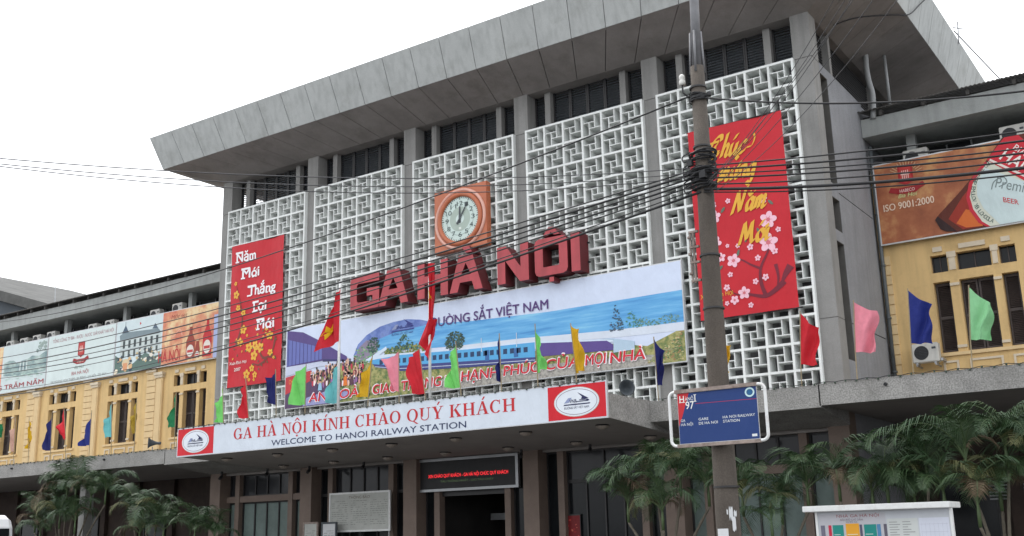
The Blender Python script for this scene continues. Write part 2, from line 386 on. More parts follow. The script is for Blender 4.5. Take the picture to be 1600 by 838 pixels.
    def blob(s, cu, cv, ru, rv, col, layer=1, n=14, seed=0, j=.3):
        r = random.Random(seed)
        return s.poly([(cu+ru*k*math.cos(a), cv+rv*k*math.sin(a)) for a, k in [(2*math.pi*i/n, 1-j*r.random()) for i in range(n)]], col, layer)
    def dabs(s, poly_box, n, size, cols, layer=2, seed=0, inside=None, flat=.6):
        r = random.Random(seed); u0, v0, u1, v1 = poly_box
        for i in range(n):
            u = r.uniform(u0, u1); v = r.uniform(v0, v1)
            if inside and not inside(u, v): continue
            k = size*r.uniform(.5, 1.3)
            s.blob(u, v, k, k*flat*r.uniform(.7, 1.4), r.choice(cols), layer+r.random()*1.5, 7, r.random(), .45)
    def pic(s, pts, pm, layer=1):
        s.poly(pts, (128, 128, 128), layer); s.m[-1] = PRINTS.index(pm); return s
    def finish(s, name, parent, **k):
        used = sorted(set(s.m)); s.m = [used.index(i) for i in s.m]
        return s.build(name, [PRINTS[i] for i in used], parent, **k)

# ---- pen lettering (brush script / display letters of the new year banners)
PEN = {
 'c': (.85, [[(.78, .78), (.55, 1), (.16, .7), (.1, .22), (.4, 0), (.85, .28)]]),
 'h': (1.0, [[(.42, 2.0), (.3, 1.2), (.1, 0)], [(.16, .45), (.5, 1), (.74, .8), (.6, .2), (.74, 0), (1, .2)]]),
 'u': (1.02, [[(.18, 1), (.06, .3), (.25, 0), (.55, .3), (.76, 1)], [(.76, 1), (.66, .2), (.8, 0), (1.04, .25)]]),
 'm': (1.4, [[(.2, 1), (.05, 0)], [(.1, .5), (.4, 1), (.55, .8), (.44, 0)], [(.48, .5), (.82, 1), (1.0, .8), (.88, .15), (1.0, 0), (1.3, .2)]]),
 'n': (1.0, [[(.2, 1), (.05, 0)], [(.1, .5), (.5, 1), (.72, .8), (.6, .15), (.74, 0), (1.0, .2)]]),
 'g': (.95, [[(.75, .8), (.5, 1), (.12, .65), (.15, .12), (.45, .1), (.72, .55)], [(.82, 1), (.66, -.3), (.4, -.75), (.05, -.5)]]),
 'a': (1.0, [[(.75, .8), (.45, 1), (.1, .6), (.15, .04), (.45, .1), (.72, .6)], [(.82, 1), (.68, .2), (.8, 0), (1.02, .2)]]),
 'o': (.9, [[(.45, 1), (.1, .6), (.2, .02), (.6, .1), (.78, .6), (.45, 1)]]),
 'i': (.5, [[(.22, 1), (.12, .2), (.25, 0), (.5, .22)]]),
 'C': (1.45, [[(1.25, 1.45), (1.15, 1.9), (.6, 1.75), (.12, .9), (.2, .1), (.7, -.1), (1.25, .45)], [(1.2, .5), (.75, .55), (.62, 1.0), (.95, 1.3)]]),
 'N': (1.6, [[(0, -.1), (.2, .7), (.45, 1.8)], [(.42, 1.8), (.65, .9), (.88, .05)], [(.88, .05), (1.1, 1.0), (1.3, 1.9), (1.55, 2.05)]]),
 'M': (1.75, [[(0, -.1), (.2, .9), (.38, 1.8)], [(.38, 1.8), (.55, 1.0), (.72, .3)], [(.72, .3), (.95, 1.1), (1.18, 1.8)], [(1.18, 1.8), (1.2, .6), (1.35, 0), (1.7, .3)]]),
 'T': (1.2, [[(0, 1.55), (.3, 1.85), (.8, 1.7), (1.25, 1.95)], [(.68, 1.75), (.62, .6), (.55, .0), (.2, .1)]]),
 'L': (1.1, [[(.55, 1.95), (.4, 1.0), (.3, .15), (.02, .1)], [(.1, .12), (.5, .05), (.8, .0), (1.1, .25)]]),
 'R': (1.3, [[(.3, 1.85), (.25, .8), (.12, 0)], [(.0, 1.5), (.4, 1.95), (1.0, 1.75), (.8, 1.05), (.35, .95)], [(.45, .95), (.8, .4), (1.25, 0)]]),
}
MARK = {'acute': [[(.3, 1.3), (.6, 1.75)]], 'grave': [[(.2, 1.7), (.55, 1.3)]], 'breve': [[(.15, 1.55), (.4, 1.25), (.72, 1.55)]],
        'horn': [[(.72, .85), (.98, 1.05), (.95, 1.3)]], 'hornu': [[(.78, .95), (1.02, 1.1), (1.0, 1.35)]], 'dot': [[(.36, -.35), (.5, -.42)]], 'tittle': [[(.26, 1.35), (.36, 1.42)]],
        'acute_hi': [[(.45, 1.65), (.75, 2.05)]], 'grave_hi': [[(.3, 2.0), (.65, 1.65)]]}
def pen_width(word): return sum(PEN[g[0] if isinstance(g, tuple) else g][0] for g in word)*1.0
def pen(art, word, u0, u1, base, xh, wd, col, layer, slant=.3, nib=.7, swash=None):
    tw = pen_width(word); k = (u1-u0)/tw; x = 0; sub = 0
    for g in word:
        g0 = g[0] if isinstance(g, tuple) else g
        adv, st = PEN[g0]
        strokes = list(st)
        for mk in (g[1:] if isinstance(g, tuple) else ()): strokes += MARK[mk]
        for q in strokes:
            art.stroke([(u0+(x+a)*k+b*xh*slant, base+b*xh) for a, b in q], wd, col, layer+sub*.12, nib=nib); sub = (sub+1) % 16
        x += adv*1.0

# ---- serif capitals of the welcome board
def serif(art, body, u0, u1, base, cap, col, layer):
    T, t = .19, .055
    def rect(a, b, c, d): return [(a, b), (c, b), (c, d), (a, d)]
    def ringp(w, a0, a1, n=22):
        o = [(w/2+w/2*math.cos(a0+(a1-a0)*i/n), .5+.515*math.sin(a0+(a1-a0)*i/n)) for i in range(n+1)]
        i_ = [(w/2+(w/2-T)*math.cos(a0+(a1-a0)*i/n), .5+.455*math.sin(a0+(a1-a0)*i/n)) for i in range(n+1)]
        return o+i_[::-1]
    def stem(x): return [rect(x, 0, x+T, 1)]+[rect(x-.09, 0, x+T+.09, t), rect(x-.09, 1-t, x+T+.09, 1)]
    G = {}
    G['I'] = (T+.18, stem(.09))
    G['H'] = (.95, stem(.09)+stem(.95-.09-T)+[rect(.09+T, .47, .95-.09-T, .47+t+.01)])
    G['N'] = (.95, [rect(.13, 0, .13+t+.02, 1), rect(.0, 0, .33, t), rect(.0, 1-t, .25, 1), rect(.76, .0, .76+t+.02, 1), rect(.63, 1-t, .95, 1), [(.10, 1), (.32, 1), (.84, 0), (.74, 0)]])
    G['A'] = (.95, [[(.43, 1.02), (.52, 1.02), (.17, .03), (.09, .03)], [(.40, 1.02), (.56, 1.02), (.88, .03), (.66, .03)], rect(.24, .31, .64, .31+t), rect(0, 0, .29, t), rect(.56, 0, .95, t)])
    G['O'] = (.95, [ringp(.92, 0, 2*math.pi, 36)])
    G['Q'] = (.95, [ringp(.92, 0, 2*math.pi, 36), [(.42, .05), (.62, .02), (.98, -.24), (.78, -.22)]])
    G['C'] = (.86, [ringp(.88, R(48), R(318)), rect(.70, .66, .76, 1.0)])
    G['G'] = (.92, [ringp(.9, R(48), R(318)), rect(.70, .66, .76, 1.0), rect(.66, .03, .66+T, .42), rect(.56, .40, .95, .40+t)])
    G['K'] = (.95, stem(.09)+[[(.26, .45), (.36, .52), (.80, .97), (.68, .97)], [(.36, .56), (.50, .68), (.90, .03), (.66, .03)], rect(.58, 1-t, .92, 1), rect(.57, 0, .98, t)])
    G['U'] = (.92, [rect(.1, .3, .1+T, 1), rect(.72, .3, .78, 1), rect(0, 1-t, .4, 1), rect(.6, 1-t, .9, 1),
                    [(.1+.34+.34*math.cos(a), .3+.32*math.sin(a)) for a in [R(180)+R(180)*i/12 for i in range(13)]]+[(.45+.27*math.cos(a), .3+.26*math.sin(a)) for a in [R(360)-R(180)*i/12 for i in range(13)]]])
    G['Y'] = (.92, [rect(.36, 0, .36+T, .45), rect(.25, 0, .66, t), [(.08, 1), (.31, 1), (.55, .42), (.36, .42)], [(.78, 1), (.84, 1), (.54, .42), (.45, .42)], rect(0, 1-t, .38, 1), rect(.64, 1-t, .94, 1)])
    ac = {'Á': ('A', 'a'), 'À': ('A', 'g'), 'Í': ('I', 'a'), 'Ý': ('Y', 'a'), 'Ộ': ('O', 'cd')}
    seq = []; x = 0
    for ch in body:
        if ch == ' ': x += .42; continue
        b, mk = ac.get(ch, (ch, ''))
        wd, ps = G[b]; seq.append((x, ps))
        extra = []
        cx = wd/2
        if mk == 'a': extra = [[(cx-.05, 1.12), (cx+.05, 1.12), (cx+.22, 1.36), (cx+.08, 1.36)]]
        if mk == 'g': extra = [[(cx-.05, 1.12), (cx+.05, 1.12), (cx-.08, 1.36), (cx-.22, 1.36)]]
        if mk == 'cd': extra = [[(cx-.26, 1.1), (cx-.16, 1.1), (cx, 1.25), (cx+.16, 1.1), (cx+.26, 1.1), (cx+.05, 1.36), (cx-.05, 1.36)], [(cx+.09*math.cos(a), -.2+.09*math.sin(a)) for a in [2*math.pi*i/12 for i in range(12)]]]
        seq.append((x, extra)); x += wd+.10
    k = (u1-u0)/(x-.10)
    for xo, ps in seq:
        for i, p in enumerate(ps): art.poly([(u0+(xo+a)*k, base+b*cap) for a, b in p], col, layer+i*.15)

# ------------------------------------------------------------------ setting: ground
g = MB(); g.box(-400, 400, -9.2, 400, -.3, 0); tag(g.build('ground', 'paving'), kind='structure')
g = MB(); g.box(-400, 400, -400, -18.5, -.32, -.12); tag(g.build('road', 'asphalt'), kind='structure')
g = MB(); g.box(-400, 400, -18.3, -9.2, -.3, -.004); tag(g.build('pavement', 'paving'), kind='structure')
g = MB(); g.box(-400, 400, -18.5, -18.3, -.3, .012); tag(g.build('kerb', 'concrete'), kind='structure')

# ------------------------------------------------------------------ main hall
S = .70; BW = 4.2; PITCH = (6+.7592)*S; GAP = PITCH-BW
X0 = [i*PITCH for i in range(5)]; XR = X0[4]+BW+GAP      # right face of the hall 23.657
XL = -GAP
LT = 14.39; CH = 1.0344*S
hall = thing('station_hall', 'tall grey concrete station hall with white pinwheel lattice front and overhanging roof', 'railway station', (11.56, 0, 0))

def lattice(mb, x0):
    t = .066; ti = .024; D = .47
    zt = [LT-.012-k*CH for k in range(14)]
    for j in range(7):
        x = x0+j*S; mb.box(x-t/2, x+t/2, 0, D, zt[13]-t/2, zt[0]+t/2)
    for k in range(14):
        for j in range(6):
            mb.box(x0+j*S+t/2, x0+(j+1)*S-t/2, .003, D-.003, zt[k]-t/2, zt[k]+t/2)
    for k in range(13):
        for j in range(6):
            a0 = x0+j*S+t/2; a1 = x0+(j+1)*S-t/2; b1 = zt[k]-t/2; b0 = zt[k+1]+t/2
            wx = a1-a0; wz = b1-b0
            xa = a0+wx*.345; xb = a0+wx*.655; za = b0+wz*.345; zb = b0+wz*.655
            y0, y1 = .018, D-.01
            mb.box(xb-ti/2, xb+ti/2, y0, y1, za+ti/2, b1)          # right of top slot, hangs from the top
            mb.box(a0, xb-ti/2, y0+.002, y1-.002, zb-ti/2, zb+ti/2)    # under top slot
            mb.box(xa-ti/2, xa+ti/2, y0, y1, b0, zb-ti/2)          # right of left slot
            mb.box(xa+ti/2, a1, y0+.002, y1-.002, za-ti/2, za+ti/2)
for x in X0: part('lattice_panel', 'lattice', hall, lambda mb: lattice(mb, x))

# facade columns: grey above the canopy, taupe stone facing below
for i in range(6):
    xc0 = XL if i == 0 else X0[i-1]+BW
    xc1 = 0 if i == 0 else xc0+GAP
    part('column', 'column', hall, lambda mb: (mb.box(xc0+.002, xc1-.002, .14, .72, 4.6, 6.99), mb.box(xc0+.002, xc1-.002, .14, .72, 7.01, 14.38), mb.box(xc0+.002, xc1-.002, .14, .72, 14.40, 15.9), mb.box(xc0+.02, xc1-.02, .165, .7, 6.9, 14.6)))
    part('pilaster', 'taupe', hall, lambda mb: mb.box(xc0-.01, xc1+.01, .13, .72, 0, 4.6))
# body of the hall behind the front
part('core_wall', 'darkwall', hall, lambda mb: (mb.box(XL+.6, XR-.4, 1.15, 1.3, 4.5, 14.1), mb.box(XL+2.4, XR-.5, 1.25, 1.4, 14.1, 15.95)))
def left_body(mb):
    mb.box(XL, XL+.25, .72, 14, 0, 14.4); mb.box(XL, XL+.25, 3.0, 14, 14.4, 15.9); mb.box(XL, XR, 13.9, 14.15, 0, 15.9); mb.box(XL+.25, 2.4, 2.9, 3.0, 14.1, 15.9)
    mb.box(XL+.002, 0, .3, .72, 4.6, 14.4)
part('rear_wall', 'sidewall', hall, left_body)
def side_wall(mb):
    x1 = XR; x0 = XR-.35
    mb.box(x0, x1-.002, 1.35, 4.6, 4.6, 6.985); mb.box(x0, x1-.002, 1.35, 4.6, 7.015, 10.67); mb.box(x0, x1-.002, 1.35, 4.6, 10.70, 14.4); mb.box(x0+.01, x1-.05, 1.36, 4.59, 4.7, 14.3)
    mb.box(x0, x1-.004, .721, 1.35, 4.6, 5.95); mb.box(x0, x1-.004, .721, 1.35, 9.2, 9.52); mb.box(x0, x1-.004, .721, 1.35, 10.45, 10.85); mb.box(x0, x1-.004, .721, 1.35, 14.1, 14.4)
    mb.box(x0+.02, x1-.03, 4.6, 13.9, 0, 14.38)
    mb.box(x0, x1-.002, .3, 4.6, 0, 4.6)
part('side_wall', 'sidewall', hall, side_wall)
M['reveal'] = mat('brownish reveal plaster', (.105, .10, .092), .9, .2, 2.)
for z0, z1 in ((5.95, 9.2), (9.52, 10.45), (10.85, 14.1)):
    part('window_reveal', 'reveal', hall, lambda mb: (mb.box(XR-.3, XR-.012, 1.335, 1.348, z0, z1), mb.box(XR-.3, XR-.012, .73, 1.335, z0+.002, z0+.012), mb.box(XR-.3, XR-.012, .73, 1.335, z1-.012, z1-.002)))
    f = part('slot_window', 'frame_dark', hall, lambda mb: (mb.box(XR-.30, XR-.27, .73, 1.34, z0, z1), mb.box(XR-.27, XR-.22, .73, .77, z0, z1), mb.box(XR-.27, XR-.22, 1.3, 1.34, z0, z1), mb.box(XR-.27, XR-.22, .77, 1.3, (z0+z1)/2-.02, (z0+z1)/2+.02)))
# clerestory: piers and louvred windows under the roof
def louver(mb, x0, x1, z0, z1, y=.62):
    mb.box(x0, x0+.05, y, y+.1, z0, z1, 1); mb.box(x1-.05, x1, y, y+.1, z0, z1, 1)
    mb.box(x0+.05, x1-.05, y, y+.1, z0, z0+.05, 1); mb.box(x0+.05, x1-.05, y, y+.1, z1-.05, z1, 1)
    z = z0+.09
    while z < z1-.06:
        mb.add([(x0+.05, y+.02, z-.02), (x1-.05, y+.02, z-.02), (x1-.05, y+.085, z+.035), (x0+.05, y+.085, z+.035), (x0+.05, y+.02, z-.008), (x1-.05, y+.02, z-.008), (x1-.05, y+.085, z+.047), (x0+.05, y+.085, z+.047)],
               [(0, 3, 2, 1), (4, 5, 6, 7), (0, 1, 5, 4), (2, 3, 7, 6)], 0)
        z += .088
for i, x in enumerate(X0):
    for a, b in ((.5, .71), (3.28, 3.49)):
        part('pier', 'column', hall, lambda mb: mb.box(x+a, x+b, .42, .7, 14.1, 15.95))
    for a, b, n in ((0, .5, 1), (.71, 3.28, 4), (3.49, 4.2, 1)):
        def lv(mb):
            for k in range(n):
                louver(mb, x+a+(b-a)*k/n+.004, x+a+(b-a)*(k+1)/n-.004, 14.12, 15.85)
        part('louver_window', ['louver', 'frame_dark'], hall, lv)
    part('lattice_ledge', 'concrete', hall, lambda mb: mb.box(x, x+BW, .48, .9, 14.0, 14.1))
# right-hand clerestory
for y0, y1 in ((.72, 1.9), (2.1, 4.2), (4.22, 6.4), (6.6, 8.4), (8.42, 10.4), (10.6, 12.4)):
    part('louver_window', ['frame_dark'], hall, lambda mb: [mb.box(XR-.3, XR-.24, y0, y1, z, z+.03) for z in [14.4+.09*k for k in range(17)]] + [mb.box(XR-.34, XR-.30, y0, y1, 14.4, 15.9)])
for y in (1.9, 6.4, 10.4):
    part('pier', 'column', hall, lambda mb: mb.box(XR-.32, XR-.05, y, y+.2, 14.38, 15.95))
# roof: inclined fascia of cast panels, sloping soffit with grooves
FY, FYT, FZ, FZT = -1.40, -1.86, 16.33, 17.62
FX0, FX0T = -2.42, -2.78; FX1, FX1T = XR+1.95, XR+2.31; BY = 15.4; BYT = 15.8
joints = [FX0]+[-1.13+1.2*k for k in range(0, 60) if -1.13+1.2*k < FX1-.35]+[FX1]
def fascia(mb):
    gp = .012; n = len(joints)-1; th = .16
    for k in range(n):
        a, b = joints[k], joints[k+1]
        ta = FX0T+(a-FX0)*(FX1T-FX0T)/(FX1-FX0); tb = FX0T+(b-FX0)*(FX1T-FX0T)/(FX1-FX0)
        ga = 0 if k == 0 else gp; gb = 0 if k == n-1 else gp
        mb.hexa([(a+ga, FY, FZ), (b-gb, FY, FZ), (b-gb-(th if k == n-1 else 0), FY+th, FZ), (a+ga+(th if k == 0 else 0), FY+th, FZ), (ta+ga, FYT, FZT), (tb-gb, FYT, FZT), (tb-gb-(th if k == n-1 else 0), FYT+th, FZT), (ta+ga+(th if k == 0 else 0), FYT+th, FZT)])
    m = 14
    for sx, st, sg in ((FX0, FX0T, 1), (FX1, FX1T, -1)):
        for k in range(m):
            a = FY+(BY-FY)*k/m; b = FY+(BY-FY)*(k+1)/m; ta = FYT+(BYT-FYT)*k/m; tb = FYT+(BYT-FYT)*(k+1)/m
            ga = .17 if k == 0 else gp
            mb.hexa([(sx, a+(0 if k == 0 else gp), FZ), (sx+sg*th, a+ga, FZ), (sx+sg*th, b-gp, FZ), (sx, b-gp, FZ), (st, ta+(0 if k == 0 else gp), FZT), (st+sg*th, ta+ga, FZT), (st+sg*th, tb-gp, FZT), (st, tb-gp, FZT)])
part('roof_fascia', 'fascia', hall, fascia)
def backing(mb):
    e = .09
    mb.hexa([(FX0+e, FY+e, FZ+.02), (FX1-e, FY+e, FZ+.02), (FX1-e, BY, FZ+.02), (FX0+e, BY, FZ+.02), (FX0T+e, FYT+e, FZT-.03), (FX1T-e, FYT+e, FZT-.03), (FX1T-e, BYT, FZT-.03), (FX0T+e, BYT, FZT-.03)])
part('roof', 'frame_dark', hall, backing)
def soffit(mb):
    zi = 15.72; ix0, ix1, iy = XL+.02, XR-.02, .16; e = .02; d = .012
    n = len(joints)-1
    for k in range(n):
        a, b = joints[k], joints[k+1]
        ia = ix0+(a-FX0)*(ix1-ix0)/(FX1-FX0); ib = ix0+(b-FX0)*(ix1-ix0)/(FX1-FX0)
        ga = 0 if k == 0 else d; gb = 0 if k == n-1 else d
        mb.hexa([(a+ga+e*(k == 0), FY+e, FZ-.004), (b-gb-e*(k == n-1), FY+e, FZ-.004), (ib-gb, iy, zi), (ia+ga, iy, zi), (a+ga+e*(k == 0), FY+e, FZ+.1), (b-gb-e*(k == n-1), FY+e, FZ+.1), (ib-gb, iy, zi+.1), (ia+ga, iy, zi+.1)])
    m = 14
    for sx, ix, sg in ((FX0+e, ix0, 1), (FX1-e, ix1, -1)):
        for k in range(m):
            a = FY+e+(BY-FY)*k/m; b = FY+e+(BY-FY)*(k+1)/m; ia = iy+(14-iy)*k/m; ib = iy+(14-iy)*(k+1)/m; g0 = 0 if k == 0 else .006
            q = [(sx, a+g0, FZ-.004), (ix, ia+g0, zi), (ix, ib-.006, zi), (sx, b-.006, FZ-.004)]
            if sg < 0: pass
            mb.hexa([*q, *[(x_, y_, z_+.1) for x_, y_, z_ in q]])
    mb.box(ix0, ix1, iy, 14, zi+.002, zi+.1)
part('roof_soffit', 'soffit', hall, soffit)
part('drain_pipe', 'pipe', hall, lambda mb: mb.tube(catmull([(XR+.38, 4.35, 15.95), (XR+.36, 4.35, 15.45), (XR+.40, 4.32, 14.95), (XR+.46, 4.32, 14.5), (XR+.40, 4.33, 13.75)], 5), .085, 10), smooth=True)
part('drain_pipe', 'pipe', hall, lambda mb: mb.tube([(XR+.80, 4.9, 15.95), (XR+.80, 4.9, 14.2)], .05, 8), smooth=True)
part('drain_pipe', 'darkpipe', hall, lambda mb: (mb.tube([(XR+.12, 4.66, 13.0), (XR+.10, 4.66, 5.0)], .06, 8), *[mb.tube([(XR+.12, 4.66, z), (XR+.12, 4.66, z+.06)], .075, 8) for z in (6, 7.6, 9.2, 10.8)]), smooth=True)
part('cable_run', 'cable', hall, lambda mb: mb.tube(catmull([(FX1T+.03, 4.9, FZT), (FX1T-.02, 4.6, 17.3), (FX1+.22, 4.1, 16.9), (FX1+.05, 3.4, 16.36), (FX1-.3, 2.8, 16.2), (XR+.9, 1.9, 15.98), (XR+.3, 1.5, 15.76)], 5), .018, 5))
part('roof_antenna', 'polesteel', hall, lambda mb: (mb.tube([(FX1T-.1, 9.0, 18.0), (FX1T+.3, 15.6, 18.3)], .025, 6), mb.tube([(FX1T+.0, 9.0, 17.5), (FX1T+.05, 9.0, 18.3)], .02, 6), mb.tube([(FX1T-.1, 8.8, 18.05), (FX1T+.2, 9.2, 18.05)], .015, 6)))

# canopy: the deeper middle part carries the welcome board
CX0, CX1, CY = 3.1, 19.15, -4.25
def ccan(mb):
    mb.hexa([(CX0, CY, 4.42), (CX1, CY, 4.42), (CX1, .13, 4.17), (CX0, .13, 4.17), (CX0, CY, 5.02), (CX1, CY, 5.02), (CX1, .13, 5.02), (CX0, .13, 5.02)])
part('canopy', 'pebble', hall, ccan)
part('canopy_soffit', 'canopyunder', hall, lambda mb: mb.hexa([(CX0+.05, CY+.06, 4.412), (CX1-.05, CY+.06, 4.412), (CX1-.05, .12, 4.158), (CX0+.05, .12, 4.158), (CX0+.05, CY+.06, 4.43), (CX1-.05, CY+.06, 4.43), (CX1-.05, .12, 4.18), (CX0+.05, .12, 4.18)]))
def scan(mb):
    for a, b in ((XL-.04, CX0-.003), (CX1+.003, XR+.04)):
        mb.hexa([(a, -2.0, 4.46), (b, -2.0, 4.46), (b, .13, 4.18), (a, .13, 4.18), (a, -2.0, 5.0), (b, -2.0, 5.0), (b, .13, 5.0), (a, .13, 5.0)])
part('canopy', 'pebble', hall, scan)
for i in range(7):
    for y, dx in ((-3.25, 0), (-.85, .12)):
        x = 4.25+2.36*i+dx; z = 4.42-.25*((y-CY)/(.13-CY))-.012
        part('ceiling_lamp', ['lamp', 'black'], hall, lambda mb: (mb.lathe((x, y, z-.05), [(.06, -.06), (.15, -.01), (.17, .03)], 16), mb.lathe((x, y, z-.02), [(.18, 0), (.18, .03)], 16, 1)), smooth=True)
for x in (.48, 2.9, 4.98, 7.5, 13.85, 16.25, 18.6, 21.2):
    part('spotlight', 'black', hall, lambda mb: (mb.box(x-.03, x+.03, -.25, -.19, 4.02, 4.22), mb.tube([(x, -.22, 4.05), (x+.05, -.36, 3.95)], .055, 8)))

# ground floor glazing
def glaz(mb, x0, x1, z0, z1, n, gi, y=.66, fr=.05):
    mb.box(x0, x1, y+.02, y+.03, z0, z1, gi)
    for k in range(n+1):
        x = x0+(x1-x0-fr)*k/n; mb.box(x, x+fr, y-.03, y+.019, z0, z1, 0)
    for z in (z0, z1-fr): 
        for k in range(n):
            xa = x0+(x1-x0-fr)*k/n+fr; xb = x0+(x1-x0-fr)*(k+1)/n
            mb.box(xa, xb, y-.028, y+.019, z, z+fr, 0)
GM = ['frame_dark', 'glass_dark', 'glass_curt', 'glass_up']
for i, x in enumerate(X0):
    piers = ((.5, .72), (3.28, 3.5))
    for a, b in piers: part('pier', 'taupe', hall, lambda mb: mb.box(x+a, x+b, .44, .72, 0, 4.25))
    part('lintel', 'canopyunder', hall, lambda mb: mb.box(x+.012, x+BW-.012, .40, .8, 4.10, 4.3))
    segs = ((0.01, .5, 1), (.72, 3.28, 4), (3.5, 4.19, 1))
    if i in (0, 4):
        for a, b, n in segs:
            part('beam', 'taupe', hall, lambda mb: mb.box(x+a+.002, x+b-.002, .47, .75, 3.10, 3.32))
            part('window', GM, hall, lambda mb: (glaz(mb, x+a, x+b, 3.32, 4.1, n, 3), glaz(mb, x+a, x+b, .9, 3.1, n, 2), mb.box(x+a, x+b, .5, .7, 0, .9)))
    elif i == 1:
        for a, b, n in segs:
            part('window', GM, hall, lambda mb: (glaz(mb, x+a, x+b, 3.2, 4.1, n, 3 if n > 1 else 1), glaz(mb, x+a, x+b, .1, 3.2, n, 1)))
    elif i == 2:
        for a, b, n in (segs[0], segs[2]):
            part('window', GM, hall, lambda mb: glaz(mb, x+a, x+b, .1, 4.1, n, 1))
        part('transom', 'frame_dark', hall, lambda mb: mb.box(x+.72, x+3.28, .6, .7, 2.95, 3.1))
        part('doorway_beam', 'metal', hall, lambda mb: mb.box(x+.9, x+2.2, 3.0, 3.05, 2.2, 2.42))
    else:
        part('window', GM, hall, lambda mb: glaz(mb, x, x+.5, .1, 4.1, 1, 1))
        part('window', GM, hall, lambda mb: glaz(mb, x+3.5, x+4.19, .1, 4.1, 1, 1))
        part('door_screen', GM, hall, lambda mb: (glaz(mb, x+.72, x+3.28, 3.2, 4.1, 2, 3), glaz(mb, x+.72, x+3.28, .05, 3.2, 4, 1)))
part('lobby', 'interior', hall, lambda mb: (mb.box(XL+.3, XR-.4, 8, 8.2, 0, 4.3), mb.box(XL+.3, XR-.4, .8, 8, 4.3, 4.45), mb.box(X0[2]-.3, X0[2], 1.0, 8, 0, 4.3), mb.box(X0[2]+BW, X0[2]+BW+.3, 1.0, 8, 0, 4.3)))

# ------------------------------------------------------------------ wings
def wall_holes(mb, x0, x1, z0, z1, holes, y0, y1, mi=0):
    xs = sorted({x0, x1, *[h[0] for h in holes], *[h[1] for h in holes]}); zs = sorted({z0, z1, *[h[2] for h in holes], *[h[3] for h in holes]})
    xs = [x for x in xs if x0 <= x <= x1]; zs = [z for z in zs if z0 <= z <= z1]
    def hole(a, b): return any(h[0]-1e-6 <= a <= h[1]+1e-6 and h[2]-1e-6 <= b <= h[3]+1e-6 for h in holes)
    for j in range(len(zs)-1):
        run = None
        for i in range(len(xs)-1):
            solid = not hole((xs[i]+xs[i+1])/2, (zs[j]+zs[j+1])/2)
            if solid and run is None: run = xs[i]
            if (not solid) and run is not None: mb.box(run, xs[i], y0, y1, zs[j], zs[j+1], mi); run = None
        if run is not None: mb.box(run, xs[-1], y0, y1, zs[j], zs[j+1], mi)
WL = [(0, .46), (.72, 1.64), (1.86, 2.30)]
Z1, Z2, Z3, Z4 = 6.45, 8.52, 8.80, 9.32
